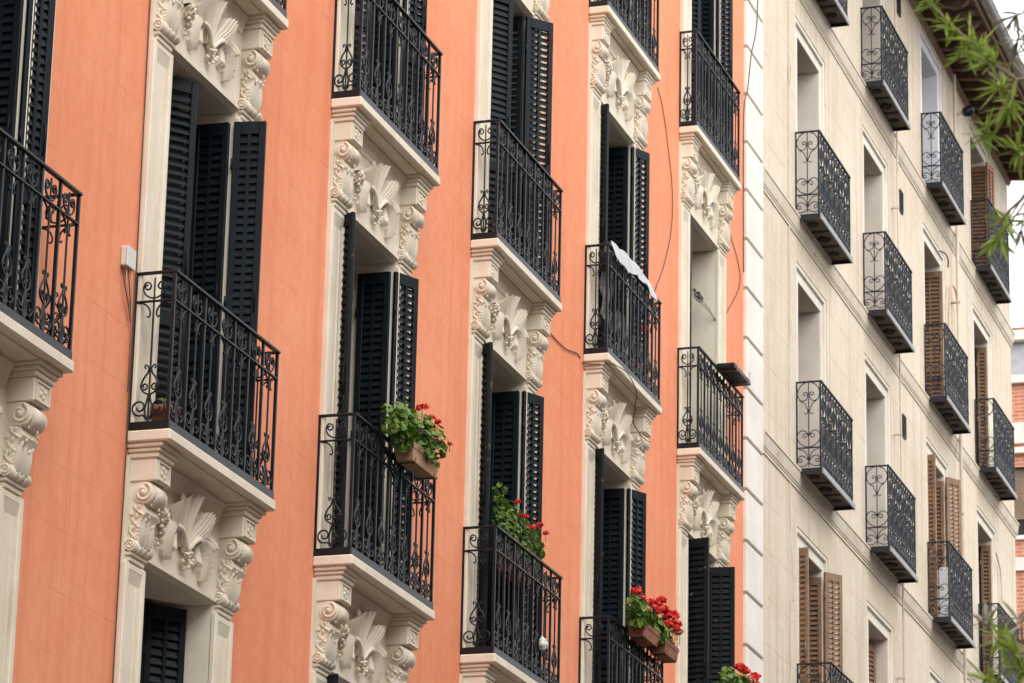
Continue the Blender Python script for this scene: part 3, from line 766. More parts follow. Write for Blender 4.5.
def rrail_parts(d):
    P = {}; y = -d + .012
    mb = MB(); mb.bbox(-.012, RW + .012, -d - .010, -d + .022, RRH - .022, RRH, M_IRON2, .004)
    for x in (0, RW): mb.bbox(x - .011, x + .011, -d + .023, .0, RRH - .0215, RRH - .0005, M_IRON2, .004)
    P['handrail'] = mb.mesh('handrail')
    mb = MB(); mb.bbox(0, RW, -d - .003, -d + .016, RB - .008, RB + .010, M_IRON2, .003)
    for x in (0, RW): mb.bbox(x - .008, x + .008, -d + .017, .0, RB - .0075, RB + .0095, M_IRON2, .003)
    P['lower_rail'] = mb.mesh('lower_rail')
    mb = MB()
    C = front_bay(RW / 6)
    for i in range(6): curves_front(mb, C, RW * (i + .5) / 6, y, 0, M_IRON2, .9)
    for i in range(1, 6):
        x = RW * i / 6
        mb.box(x - .008, x + .008, y - .008, y + .008, 0, RRH - .02, M_IRON2)
        mb.ball((x, y, .62 - .02 * (i % 2)), .022, M_IRON2, 8, 5, (1, 1, .8))
    for i in range(6): mb.ball((RW * (i + .5) / 6, y, .66), .018, M_IRON2, 8, 5)
    P['front_grille'] = mb.mesh('front_grille')
    mb = MB(); curves_side(mb, fan_bay(d * .96), 0, -d / 2, 0, M_IRON2); P['side_grille'] = mb.mesh('side_grille')
    mb = MB(); mb.bbox(-.011, .011, y - .011, y + .011, .0, RRH - .018, M_IRON2, .003); P['corner_post'] = mb.mesh('corner_post')
    mb = MB(); mb.bbox(-.009, .009, -.022, -.004, -.02, RRH - .015, M_IRON2, .003); P['wall_post'] = mb.mesh('wall_post')
    # floor: iron frame, sunk tile panels, front fascia with sky reflection in its colour
    mb = MB()
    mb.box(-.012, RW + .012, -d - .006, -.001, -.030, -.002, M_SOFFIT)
    for x in (-.016, RW + .002): mb.box(x, x + .014, -d - .006, -.001, -.074, -.0015, M_IRON2)
    for q in (1, 2): mb.box(RW * q / 3 - .03, RW * q / 3 + .03, -d + .02, -.055, -.0385, -.0305, M_BOSS)
    mb.box(.0005, RW - .0005, -.040, -.0015, -.044, -.0305, M_BOSS)
    P['floor'] = mb.mesh('floor')
    mb = MB(); mb.bbox(-.018, RW + .018, -d - .026, -d - .007, -.076, -.001, M_FASCIA, .004); P['front_fascia'] = mb.mesh('front_fascia')
    for shape in (0, 1):
        mb = MB(); n = 4 if shape else 12; R = .115 if shape else .078
        pts = [(R * 1.25 * math.cos(2 * PI * i / n), R * .9 * math.sin(2 * PI * i / n)) for i in range(n)]
        o = len(mb.v); mb.v += [(a, b, -.031) for a, b in pts] + [(a * .7, b * .7, -.041) for a, b in pts]
        for i in range(n): mb.face([o + i, o + (i + 1) % n, o + n + (i + 1) % n, o + n + i], M_BOSS)
        mb.face([o + n + i for i in range(n)], M_BOSS)
        if shape:
            for i in range(8): mb.ball((.085 * math.cos(i * PI / 4), -.0 + .065 * math.sin(i * PI / 4), -.036), .016, M_BOSS, 6, 4)
        P['rosette%d' % shape] = mb.mesh('rosette')
    return P
RPP = [rrail_parts(d) for d in RD]
RB_LIST = [(c, r) for c in range(4) for r in range(4) if not (c == 3 and r == 0) and not (r == 0 and c > 0)]
for c, r in RB_LIST:
    P = RPP[r]
    b = cp(link('balcony', P['floor'], cream, (RX[c], 0, RF[r])))
    for k in ('handrail', 'lower_rail', 'front_grille', 'front_fascia'): link(k, P[k], b)
    for x in (0, RW):
        link('side_grille', P['side_grille'], b, (x, 0, 0)); link('corner_post', P['corner_post'], b, (x, 0, 0)); link('wall_post', P['wall_post'], b, (x, 0, 0))
    for i in range(3): link('rosette', P['rosette1' if i == 1 else 'rosette0'], b, (RW * (i + .5) / 3, -RD[r] * .52, 0))

# eaves
mb = MB()
mb.prism_x([(.0, 12.94), (-.02, 12.94), (-.02, 12.97), (-.045, 12.98), (-.045, 13.01), (-.06, 13.02), (0, 13.03)], 17.484, 34.66, M_WOODL)
ev = cp(link('eaves', mb, cream))
mb = MB()
y0, y1 = 0., -.86; zb = lambda y: 13.20 + y * .10
mb.hexa([(17.3, y1, zb(y1)), (34.75, y1, zb(y1)), (34.75, .3, zb(.3)), (17.3, .3, zb(.3)), (17.3, y1, zb(y1) + .04), (34.75, y1, zb(y1) + .04), (34.75, .3, zb(.3) + .04), (17.3, .3, zb(.3) + .04)], M_WOOD)
link('boarding', mb, ev, (0, 0, 0))
mb = MB()   # one carved rafter tail
prof = [(.02, 13.195), (.02, 13.03), (-.50, 12.985), (-.58, 12.955), (-.66, 12.965), (-.70, 13.00), (-.75, 13.00), (-.79, 13.04), (-.80, 13.115)]
mb.prism_x(prof, -.055, .055, M_WOOD)
mb.ball((0, -.70, 13.0), .055, M_WOOD, 8, 5, (1, 1, .9))
RAF = mb.mesh('rafter')
x = 17.75
while x < 34.7: link('rafter', RAF, ev, (x, 0, 0)); x += .42
mb = MB(); mb.box(17.3, 34.76, -.892, -.862, 13.085, 13.165, M_WOODL); link('fascia_board', mb, ev)
mb = MB()
n = 9; ring = [(-.985 + .088 * math.cos(PI + PI * i / (n - 1)), 13.205 + .088 * math.sin(PI + PI * i / (n - 1))) for i in range(n)]
ring += [(-.985 + .078 * math.cos(2 * PI - PI * i / (n - 1)), 13.207 + .078 * math.sin(2 * PI - PI * i / (n - 1))) for i in range(n)]
mb.prism_x(ring, 17.3, 34.78, M_ZINC)
mb.tube([(17.3, -1.073, 13.205), (34.78, -1.073, 13.205)], .012, M_ZINC, 6)
xx = 18.
while xx < 34.6:
    mb.tube([(xx, -.985 + .092 * math.cos(PI + PI * i / 8), 13.205 + .092 * math.sin(PI + PI * i / 8)) for i in range(9)], .008, M_ZINC, 5); xx += 1.1
link('gutter', mb, ev)
mb = MB()
mb.hexa([(17.3, -.95, 13.17), (34.8, -.95, 13.17), (34.8, 5, 15.0), (17.3, 5, 15.0), (17.3, -.95, 13.23), (34.8, -.95, 13.23), (34.8, 5, 15.06), (17.3, 5, 15.06)], M_TILE)
mb.hexa([(17.3, 5.0, 15.0), (34.8, 5.0, 15.0), (34.8, 9.5, 13.2), (17.3, 9.5, 13.2), (17.3, 5.0, 15.06), (34.8, 5.0, 15.06), (34.8, 9.5, 13.26), (17.3, 9.5, 13.26)], M_TILE)
cp(link('roof', mb, cream))
# ventilation grilles
for zv in (9.37, 6.05, 12.40):
    mb = MB(); mb.bbox(0, .20, -.022, .0, 0, .33, M_IRON2, .004)
    for i in range(7): mb.box(.02, .18, -.028, -.0215, .03 + i * .042, .055 + i * .042, M_BOSS)
    cp(link('vent_grille', mb, cream, (25.62, 0, zv)))

# ================================================================== BRICK BUILDING, across the side street
brick = thing('brick_building', (44, 4, GROUND), 'red brick building with white bands seen past the corner of the cream townhouse', 'building')
def kp(o): o.location = (o.location.x - 44, o.location.y - 4, o.location.z - GROUND); return o
X0 = 44.0
mb = MB()
wins = [(y, y + 1.15, z, z + 1.35) for y in (.9, 3.4, 5.9) for z in (9.36, 6.0, 2.6, -.8)]
ys = sorted({0., 12., *[w[0] for w in wins], *[w[1] for w in wins]}); zz = sorted({GROUND, 12.42, *[w[2] for w in wins], *[w[3] for w in wins]})
for i in range(len(ys) - 1):
    for j in range(len(zz) - 1):
        cy = (ys[i] + ys[i + 1]) / 2; cz = (zz[j] + zz[j + 1]) / 2
        if any(w[0] < cy < w[1] and w[2] < cz < w[3] for w in wins): continue
        mb.quad([(X0, ys[i], zz[j]), (X0, ys[i], zz[j + 1]), (X0, ys[i + 1], zz[j + 1]), (X0, ys[i + 1], zz[j])], M_BRICK)
for a, b, c, d in wins:
    t = X0 + .3
    for q in ([(X0, a, c), (X0, a, d), (t, a, d), (t, a, c)], [(X0, b, c), (X0, b, d), (t, b, d), (t, b, c)], [(X0, a, d), (X0, b, d), (t, b, d), (t, a, d)], [(X0, a, c), (X0, b, c), (t, b, c), (t, a, c)]): mb.quad(q, M_BRICK)
for q in ([(X0, 0, GROUND), (56, 0, GROUND), (56, 0, 12.42), (X0, 0, 12.42)], [(X0, 12, GROUND), (56, 12, GROUND), (56, 12, 12.42), (X0, 12, 12.42)], [(56, 0, GROUND), (56, 12, GROUND), (56, 12, 12.42), (56, 0, 12.42)]): mb.quad(q, M_BRICK)
kp(link('wall', mb, brick))
for z0, z1, e in ((12.36, 12.52, .10), (11.16, 11.58, .06), (10.96, 11.08, .09), (8.66, 8.92, .06), (5.3, 5.6, .06), (1.9, 2.2, .06)):
    mb = MB(); mb.bbox(X0 - e, X0 + .01, -.05, 12.05, z0, z1, M_QUOIN, .01); kp(link('string_course', mb, brick))
mb = MB(); mb.box(X0 + .12, 55.9, .1, 11.9, 12.43, 13.22, M_SLATE); kp(link('attic', mb, brick))
mb = MB(); mb.bbox(X0 - .05, 56.05, -.05, 12.05, 13.23, 13.44, M_QUOIN, .02); mb.box(X0 - .02, 56, 0, 12, 13.441, 13.50, M_TILE); kp(link('roof', mb, brick))
for a, b, c, d in wins:
    mb = MB(); mb.box(X0 + .13, X0 + .16, a + .002, b - .002, c + .002, d - .002, M_DARK)
    for i in range(22):
        z = d - .02 - i * .045
        mb.box(X0 + .095, X0 + .12, a + .01, b - .01, z - .040, z, M_BLIND)
    mb.bbox(X0 - .05, X0 + .10, a - .05, b + .05, c - .09, c - .003, M_QUOIN, .006)
    kp(link('window', mb, brick))

# ================================================================== GROUND
mb = MB(); mb.quad([(-600, -600, 0), (600, -600, 0), (600, 600, 0), (-600, 600, 0)], M_ROAD); struct('ground', mb, (0, 0, GROUND - .13))
mb = MB(); mb.box(-40, 36.5, -3.0, -.001, -.12, .0, M_PAVE); struct('pavement', mb, (0, 0, GROUND))
mb = MB(); mb.bbox(-40, 36.7, -3.18, -3.001, -.125, .005, M_KERB, .01); struct('kerb', mb, (0, 0, GROUND))
mb = MB(); mb.box(-40, 36.5, -14.5, -8.0, -.12, .0, M_PAVE); struct('pavement', mb, (0, 0, GROUND))
mb = MB(); mb.bbox(-40, 36.7, -7.999, -7.82, -.125, .005, M_KERB, .01); struct('kerb', mb, (0, 0, GROUND))

# unseen house added behind the camera to shade the lower storeys and balcony undersides
opp = thing('added_facing_house', (-2, -14.6, GROUND), 'plain grey stone house added across the street, unseen behind the viewer, to shade the facades', 'building')
mb = MB(); H = []
for i in range(24):
    for j in range(5): H.append((-38 + i * 3.1, -36.8 + i * 3.1, GROUND + 1.2 + j * 3.2, GROUND + 3.2 + j * 3.2))
wall(mb, -39, 36, GROUND, GROUND + 17.0, H, 14.6, .3, M_KERB)
mb2 = MB(); mb2.v = [(x, -y, z) for x, y, z in mb.v]; mb2.f = [f[::-1] for f in mb.f]; mb2.mi = mb.mi; mb2.mats = mb.mats; mb2.sm = mb.sm
mb2.box(-39, 36, -24, -14.95, GROUND, GROUND + 16.9, M_DARK)
o = link('wall', mb2, opp); o.location = (2, 14.6, -GROUND)

# ================================================================== PLANTS IN POTS
def rand_unit(rnd):
    while True:
        v = Vector((rnd.uniform(-1, 1), rnd.uniform(-1, 1), rnd.uniform(-1, 1)))
        if .1 < v.length < 1: return v.normalized()
def ger_leaf(mb, c, nrm, r, m, rnd):
    """round, slightly cupped leaf with a notch and wavy rim"""
    t = nrm.orthogonal().normalized(); b = nrm.cross(t); a0 = rnd.uniform(0, 6.28)
    o = len(mb.v); mb.v.append(tuple(c)); n = 9
    for i in range(n):
        a = a0 + (i + .4) / (n + .2) * 2 * PI * .97
        rr = r * (1 + .13 * math.cos(i * PI)); mb.v.append(tuple(c + (t * math.cos(a) + b * math.sin(a)) * rr + nrm * (r * .28)))
    for i in range(n - 1): mb.face([o, o + 1 + i, o + 2 + i], m, True)
def foliage(seed, sx, sy, sz, n, r, m, fill=1.0, trailing=0, zlo=.05, zhi=.62):
    mb = MB(); rnd = random.Random(seed)
    lobes = [(Vector(((((i * 3) % 7 + .5) / 3.5 - 1) * .82 * sx, rnd.uniform(-.5, .3) * sy, rnd.uniform(zlo, zhi) * sz)), rnd.uniform(.36, .56)) for i in range(7)]
    for i in range(n):
        c, q = lobes[i % 7]
        d = rand_unit(rnd); p = c + Vector((d.x * sx * q, d.y * sy * q * 1.3, d.z * sz * q)) * rnd.uniform(.55, 1)
        if p.z < -.05: p.z = -.05 * rnd.random() - .02
        nn = (d * .8 + Vector((0, -.35, .7)) + rand_unit(rnd) * .5).normalized()
        ger_leaf(mb, p, nn, r * rnd.uniform(.6, 1.2), m, rnd)
        if i % 4 == 0: mb.tube([(c.x * .5, c.y * .5, -.03), tuple((c + p) / 2), tuple(p)], .0035, M_GERD, 4, False)
    for i in range(trailing):
        a = Vector((rnd.uniform(.4, 1.) * sx, rnd.uniform(-.4, .4) * sy, rnd.uniform(-.02, .3) * sz)); e = a + Vector((rnd.uniform(.1, .26), rnd.uniform(-.05, .05), rnd.uniform(-.05, .14)))
        mb.tube([tuple(a), tuple((a + e) / 2 + Vector((0, 0, .03))), tuple(e)], .003, M_BARK, 4)
        for k in range(7): ger_leaf(mb, a.lerp(e, rnd.uniform(.2, 1)) + rand_unit(rnd) * .02, rand_unit(rnd), r * .45, m, rnd)
    return mb
def blossom(seed, r, m=M_RED):
    mb = MB(); rnd = random.Random(seed)
    for i in range(26):
        d = rand_unit(rnd); d.z = abs(d.z) * .8 - .15; c = d * r * rnd.uniform(.75, 1)
        for k in range(3): ger_leaf(mb, c + rand_unit(rnd) * r * .22, (d + rand_unit(rnd) * .7).normalized(), r * .36, m, rnd)
    mb.tube([(0, 0, -r * .1), (rnd.uniform(-.01, .01), 0, -r * 1.6), (0, 0, -r * 3.2)], .003, M_GERD, 4)
    return mb
def trough_mesh(L, W, H, m, rim=.02):
    """tapered rectangular clay trough with a thick rim and soil"""
    mb = MB(); t = .018; k = .86
    def ring(s, z, q=0): return [(-L / 2 * s + q, -W / 2 * s + q, z), (L / 2 * s - q, -W / 2 * s + q, z), (L / 2 * s - q, W / 2 * s - q, z), (-L / 2 * s + q, W / 2 * s - q, z)]
    levels = [ring(k, 0), ring(k + .02, .004), ring(.985, H - .045), ring(1.05, H - .042), ring(1.05, H - .004), ring(1.04, H), ring(1.0, H, t), ring(.98, H - .03, t)]
    o = len(mb.v)
    for l in levels: mb.v += l
    for i in range(len(levels) - 1):
        for j in range(4):
            j2 = (j + 1) % 4; mb.face([o + i * 4 + j, o + i * 4 + j2, o + (i + 1) * 4 + j2, o + (i + 1) * 4 + j], m)
    mb.face([o + 3, o + 2, o + 1, o], m)
    e = len(levels) - 1; mb.face([o + e * 4 + j for j in range(4)], M_SOIL)
    return mb
def planter(name, loc, L, W, H, m, label, seed, fol, blooms, grp='flower planters on the orange house', fm=M_GER, rot=0, shift=-.20):
    t = thing(name, loc, label, 'planter', grp); t.rotation_euler.z = rot
    link('trough', trough_mesh(L, W, H, m), t)
    f = foliage(seed, *fol[:6], fm if len(fol) < 7 else fol[6], 1., fol[7] if len(fol) > 7 else 0)
    link('foliage', f, t, (shift, -.01, H - .01))
    for i, (x, y, z, r, q) in enumerate(blooms): link('blossom', blossom(seed * 31 + i, r, M_PINK if q else M_RED), t, (x * 1.08 + shift * .6, y - .09, H + min(z, .26) * 1.18 + .025))
    for x in (-L * .36, L * .36):
        mb = MB(); mb.tube([(x, W / 2 + .035, H + .035), (x, W / 2 + .012, H + .03), (x, W / 2 + .008, .0), (x, W / 2, -.008), (x, -W / 2 * .9, -.008), (x, -W / 2 * .93, .03)], .005, M_IRON, 5)
        link('hanger', mb, t)
    return t
planter('flower_planter', (OX[2] + 1.12, -.405, -.16), .64, .155, .145, M_TERRAP, 'sandy clay flower planter of leafy geraniums hung on the balcony rail, few red blooms', 5,
        (.42, .17, .31, 440, .038), [(.02, .02, .26, .042, 0), (.24, .03, .25, .030, 0), (.32, .0, .24, .026, 0), (.12, -.05, .12, .028, 0), (.15, -.06, .10, .030, 1), (.55, -.02, .14, .020, 0), (.27, -.02, .14, .02, 1)])
planter('flower_planter', (OX[4] + .79, -.405, -.085), .54, .16, .145, M_TERRA, 'terracotta flower planter of red geraniums, left one of the pair sharing a balcony rail', 8,
        (.40, .16, .24, 330, .034), [(-.42, .0, .16, .050, 0), (-.22, .0, .16, .030, 0), (-.02, .0, .15, .044, 0), (.10, -.02, .10, .05, 0), (-.12, -.03, .07, .026, 1), (.22, .0, .20, .032, 0), (.12, .02, .19, .034, 0), (.02, -.05, .11, .04, 0)])
planter('flower_planter', (OX[4] + 1.53, -.405, -.08), .50, .16, .145, M_TERRA, 'terracotta flower planter full of red blooms, right one of the pair sharing a balcony rail', 9,
        (.36, .15, .24, 300, .034), [(-.28, .0, .34, .045, 0), (-.26, .0, .18, .060, 0), (-.06, -.02, .17, .058, 0), (.10, .0, .20, .062, 0), (.24, .0, .16, .048, 0), (.05, -.04, .08, .045, 0), (.16, -.03, .08, .05, 1), (-.14, -.03, .08, .046, 0), (.27, -.02, .10, .04, 1)])
planter('flower_planter', (OX[5] + 1.0, -.42, .02), .56, .16, .145, M_TERRA, 'flower planter of red geraniums at the lower edge beside the pale quoin strip', 12,
        (.40, .15, .20, 300, .034), [(-.15, .0, .16, .055, 0), (.08, .0, .17, .05, 0), (.24, .0, .13, .05, 0), (.36, -.02, .17, .055, 0), (.30, -.05, .08, .05, 0), (.0, -.04, .08, .05, 1)])
t = thing('flower_planter', (OX[3] + 1.08, -.135, .14 - .35), 'bushy planter with tall green shoots and tiny red flowers inside a black railing', 'planter', 'flower planters on the orange house')
link('trough', trough_mesh(.72, .15, .16, M_TERRA), t)
link('foliage', foliage(21, .58, .16, .46, 2200, .023, M_GERD, 1., 16, .42, .62), t, (.06, 0, .14))
mb = MB(); rnd = random.Random(4)
for i in range(60):
    z = rnd.random(); ger_leaf(mb, Vector((-.42 + rnd.uniform(-.08, .08) * (1.2 - z) - .12 * z, rnd.uniform(-.05, .05), .30 + .42 * z)), (rand_unit(rnd) + Vector((0, -.4, .5))).normalized(), .026, M_GERD, rnd)
for i in range(4): mb.tube([(-.36 - .02 * i, 0, .1), (-.43, 0, .4), (-.50 + .03 * i, 0, .6 + .03 * i)], .004, M_GERD, 4)
link('tall_shoots', mb, t, (0, 0, 0))
for i, (x, z) in enumerate(((-.28, .50), (-.13, .53), (-.02, .46), (.47, .53), (.15, .50), (.28, .56), (-.38, .60))): link('blossom', blossom(90 + i, .026), t, (x, -.12, z))
for x in (-.26, .26):
    mb = MB(); mb.tube([(x, -.172, .37), (x, -.145, .36), (x, -.085, .17), (x, -.08, -.006), (x, .08, -.006)], .005, M_IRON, 5); link('hanger', mb, t)

def pot(name, loc, r, h, label, m=M_TERRA):
    mb = MB(); n = 18
    prof = [(r * .68, 0), (r * .70, .004), (r * .95, h * .78), (r * 1.05, h * .79), (r * 1.07, h), (r * .96, h), (r * .92, h * .9)]
    rows = [[(a * math.cos(2 * PI * i / n), a * math.sin(2 * PI * i / n), z) for i in range(n + 1)] for a, z in prof]
    mb.grid(rows, m); mb.quad([rows[-1][i] for i in range(n)], M_SOIL); mb.quad([rows[0][i] for i in range(n)][::-1], m)
    t = thing(name, loc, label, 'flower pot'); link('pot', mb, t); return t
t = pot('flower_pot', (OX[1] + .33, -.13, FZ['A'] + .016), .105, .23, 'plain terracotta pot on the balcony floor behind the scrolls, below the junction box')
link('foliage', foliage(33, .07, .05, .07, 14, .022, M_GERD), t, (0, 0, .23))
t = pot('flower_pot', (OX[4] + .42, -.10, FZ['B'] + .016), .075, .15, 'small pot with a green sprig on the balcony floor under the plastic sheet', M_BOX)
link('foliage', foliage(35, .08, .06, .12, 40, .022, M_GER), t, (0, 0, .16))
t = pot('flower_pot', (OX[3] + .45, -.12, FZ['B'] + .016), .085, .17, 'clay pot of dry orange leaves on the balcony floor left of the hanging brown cable')
link('foliage', foliage(36, .09, .06, .10, 34, .024, M_TERRAP), t, (0, 0, .18))
t = pot('flower_pot', (OX[4] + 1.62, -.11, FZ['B'] + .016), .085, .36, 'tall red pot at the far end of the balcony with the plastic sheet')
link('foliage', foliage(37, .07, .05, .10, 24, .022, M_GER), t, (0, 0, .36))
link('blossom', blossom(77, .03), t, (.0, -.04, .74)); 

# empty tray on the rail by the quoin
t = thing('plant_tray', (OX[5] + 1.0, -.36, FZ['B'] + RH - .05), 'empty dark plastic tray clipped on the balcony rail beside the pale quoin strip', 'tray')
mb = MB(); L, W, H = .72, .20, .05
mb.box(-L / 2, L / 2, -W / 2, W / 2, 0, .008, M_IRON)
for a in ((-L / 2, L / 2, -W / 2, -W / 2 + .012), (-L / 2, L / 2, W / 2 - .012, W / 2), (-L / 2, -L / 2 + .012, -W / 2 + .0125, W / 2 - .0125), (L / 2 - .012, L / 2, -W / 2 + .0125, W / 2 - .0125)): mb.bbox(*a, .0085, H, M_IRON, .003)
link('tray', mb, t)
mb = MB()
for x in (-.25, .25): mb.tube([(x, -W / 2 - .01, .12), (x, -W / 2 - .01, -.01), (x, W / 2 + .02, -.01), (x, W / 2 + .02, .07)], .006, M_BARK, 5)
link('bracket', mb, t)

# plastic sheet over the rail, and the torn strips hanging inside it
mb = MB(); rnd = random.Random(15); rows = []
for i in range(25):
    u = i / 24; row = []
    top = .05 + .05 * math.sin(u * 3.1) + .004 * rnd.random()
    drop = .085 + .04 * math.sin(u * 7) + .008 * rnd.random()
    for j in range(9):
        v = j / 8 * 2 - 1
        y = -.235 + .05 * v + .012 * math.sin(u * 23 + j); z = top * (1 - v * v) ** .6 - (abs(v) ** 1.5) * drop * (.9 if v < 0 else .5) + .006 * math.sin(u * 27 + j * 1.3)
        row.append((.06 + 1.52 * u, y, z))
    rows.append(row)
mb.grid(rows, M_SHEET)
tag(link('plastic_sheet', mb, None, (OX[4], 0, FZ['B'] + RH)), 'crumpled white plastic sheet draped along the top of a balcony rail', 'sheet')
mb = MB()
for k, (x0, w, z0, h) in enumerate(((.08, .42, .42, .46), (.62, .40, .22, .44))):
    rows = [[(x0 + w * (j / 6) * (1 - .5 * i / 10) + .02 * math.sin(i + k), -.15 + .025 * math.sin(j * 1.9 + i * .6), z0 + h * (1 - i / 10) + .03 * math.sin(j * 2.1)) for j in range(7)] for i in range(11)]
    mb.grid(rows, M_NET)
tag(link('torn_film', mb, None, (OX[4], 0, FZ['B'])), 'torn translucent film hanging behind the bars under the white plastic sheet', 'sheet')

# small white bag tied low on a railing
mb = MB(); rnd = random.Random(6)
for q in range(7): mb.ball((rnd.uniform(-.03, .03), rnd.uniform(-.02, .02), rnd.uniform(-.05, .05)), rnd.uniform(.022, .04), M_BOX, 7, 5)
mb.tube([(0, 0, .05), (.01, .03, .08)], .008, M_BOX, 5)
tag(link('plastic_bag', mb, None, (OX[3] + 1.30, -.335, FZ['A'] + .36)), 'small white bag tied low on the railing below the bushy planter', 'bag')

# ================================================================== SMALL FITTINGS AND CABLES
t = thing('junction_box', (-.20, -.0005, .035), 'grey white junction box on the orange wall at the left end of a balcony rail', 'junction box')
mb = MB(); mb.bbox(-.068, .068, -.045, 0, -.07, .07, M_BOX, .008); link('box', mb, t)
mb = MB(); mb.bbox(-.073, .073, -.055, -.0455, -.074, .074, M_BOX, .006); link('lid', mb, t)
mb = MB()
for k in range(4): mb.tube([(-.06 + .035 * k, -.03, -.074), (-.05 + .03 * k, -.03 - .006 * k, -.18), (.03 + .02 * k, -.03, -.30), (.12, -.018, -.42), (.135, -.016, -.9)], .004, M_PIPEO if k % 2 else M_CABLE, 5)
link('wires', mb, t)

def cable(name, pts, r, m, label, grp='cables on the facades', cat='cable'):
    mb = MB(); P = [Vector(p) for p in pts]; out = []
    for i in range(len(P) - 1):
        a = P[max(i - 1, 0)]; b = P[i]; c = P[i + 1]; d = P[min(i + 2, len(P) - 1)]
        for k in range(6):
            t = k / 6; out.append(.5 * ((2 * b) + (c - a) * t + (2 * a - 5 * b + 4 * c - d) * t * t + (3 * b - a - 3 * c + d) * t ** 3))
    out.append(P[-1]); mb.tube(out, r, m, 6)
    return tag(link(name, mb, None), label, cat, grp)
cable('cable', [(-.335, -.012, 10.0), (-.07, -.012, 3.2), (-.045, -.012, 1.8), (-.03, -.014, .15), (-.025, -.014, -.9), (-.035, -.014, -2.2), (-.03, -.012, -4.5)], .005, M_CABLE, 'dark cable running down the left edge of the nearest white window surround')
cable('cable', [(8.92, -.06, 2.46), (9.35, -.012, 2.47), (9.8, -.012, 2.47), (10.22, -.012, 2.54), (10.40, -.012, 2.50), (10.47, -.27, 2.50), (10.6, -.282, 2.52), (11.0, -.282, 2.56), (11.35, -.27, 2.48), (11.55, -.20, 2.36), (11.75, -.13, 2.28), (11.98, -.16, 2.20), (12.08, -.215, 2.16)], .0055, M_CABLE, 'brown cable sagging across the wall and looping under the balcony with the plastic sheet')
cable('cable', [(12.95, -.01, 6.35), (13.12, -.012, 6.22), (13.34, -.012, 5.9), (13.56, -.012, 5.4), (13.53, -.012, 4.94), (13.26, -.012, 4.46), (12.89, -.012, 4.02), (12.6, -.1, 3.74)], .0045, M_CABLE, 'thin cable bowing down the orange wall to the right of the plastic sheet balcony')
cable('cable', [(15.86, -.012, 6.05), (15.95, -.012, 5.81), (16.42, -.012, 5.52), (16.46, -.012, 5.25), (15.80, -.03, 4.72)], .005, M_CABLE, 'thin cable curving across the orange wall beside the quoin strip')
cable('cable', [(17.16, -.055, 10.3), (17.14, -.055, 8.89), (16.85, -.055, 8.26), (16.69, -.05, 7.75), (16.66, -.012, 7.4), (16.66, -.012, 5.5)], .006, M_CABLE, 'dark wire slanting down across the upper quoin strip')
t = thing('cable_connector', (OX[5] + 1.30, .12, 4.72), 'black cable connector hanging on a wire in the bare open window', 'connector')
mb = MB(); mb.bbox(-.10, .10, -.03, .03, -.035, .035, M_IRON, .01); mb.tube([(-.10, 0, .0), (-.20, 0, .02)], .02, M_IRON, 6); mb.tube([(.02, 0, .03), (.0, 0, .06)], .018, M_IRON, 6)
link('body', mb, t)
mb = MB()
for k in range(2): mb.tube([(.26, -.13, -.20), (.15, -.08, -.12 + .03 * k), (.0, -.02, -.06 + .03 * k), (-.25, .0, -.05 + .05 * k), (-.93, .0, -.02 + .06 * k)], .007, M_CABLEP, 5)
link('wires', mb, t)

def down_pipe(x, r, m, label, z0=GROUND, z1=12.9, bend=True):
    mb = MB(); y = -.082 - r
    mb.tube([(x, y, z1), (x, y, 7.2), (x + .01, y - .002, 4.1), (x, y, z0)], r, m, 8)
    for zc in (11.6, 9.2, 8.0, 5.9, 4.7, 2.5, .5): mb.box(x - r - .006, x + r + .006, y - r - .005, -.001, zc, zc + .025, m)
    return tag(link('pipe', mb, None), label, 'pipe', 'pipes on the cream house')
down_pipe(25.06, .014, M_PIPE, 'thin painted pipe on the cream wall beside the small vent grilles')
down_pipe(29.40, .027, M_PIPE, 'thicker painted pipe on the cream wall nearer the building corner')
cable('cable', [(18.86, -.02, 12.9), (18.90, -.02, 9.0), (18.93, -.03, 8.9), (18.88, -.02, 8.7), (18.90, -.02, 5.7), (18.93, -.03, 5.62), (18.9, -.02, 5.4), (18.9, -.02, 3.2), (18.95, -.05, 2.2), (18.9, -.02, 1.9), (18.9, -.02, -1)], .007, M_PIPE, 'thin painted cable down the cream wall left of the nearest frames')
cable('cable', [(29.62, -.05, 8.0), (29.62, -.06, 8.9), (29.5, -.07, 9.30), (29.2, -.08, 9.40), (28.95, -.08, 9.28), (28.8, -.08, 8.9), (28.7, -.08, 8.3)], .014, M_PIPEO, 'pinkish conduit bent in a hook above a balcony on the cream wall')
cable('cable', [(28.30, -.05, 9.66), (28.55, -.09, 9.70), (28.75, -.09, 9.66), (28.78, -.08, 9.56)], .012, M_CABLE, 'short bent rod poking from the window top above the pink conduit')
cable('cable', [(32.55, -.04, 6.10), (32.75, -.04, 6.0), (32.95, -.04, 5.85), (33.0, -.04, 5.4), (32.9, -.04, 5.0)], .012, M_PIPE, 'loose tan cable dangling beside a dark window near the building corner')
t = thing('floodlight', (29.95, -.0005, 12.47), 'small black floodlight on a white arm under the eaves', 'floodlight')
mb = MB(); mb.bbox(-.05, .05, -.02, 0, -.07, .07, M_BOX, .004); mb.tube([(0, -.02, 0), (0, -.14, .01)], .035, M_BOX, 8); link('arm', mb, t)
mb = MB(); mb.tube([(0, -.14, .01), (0, -.17, .015), (0, -.25, .03)], .065, M_IRON, 10, True, .085); mb.ball((.0, -.24, .04), .08, M_IRON, 8, 5); link('lamp_head', mb, t)

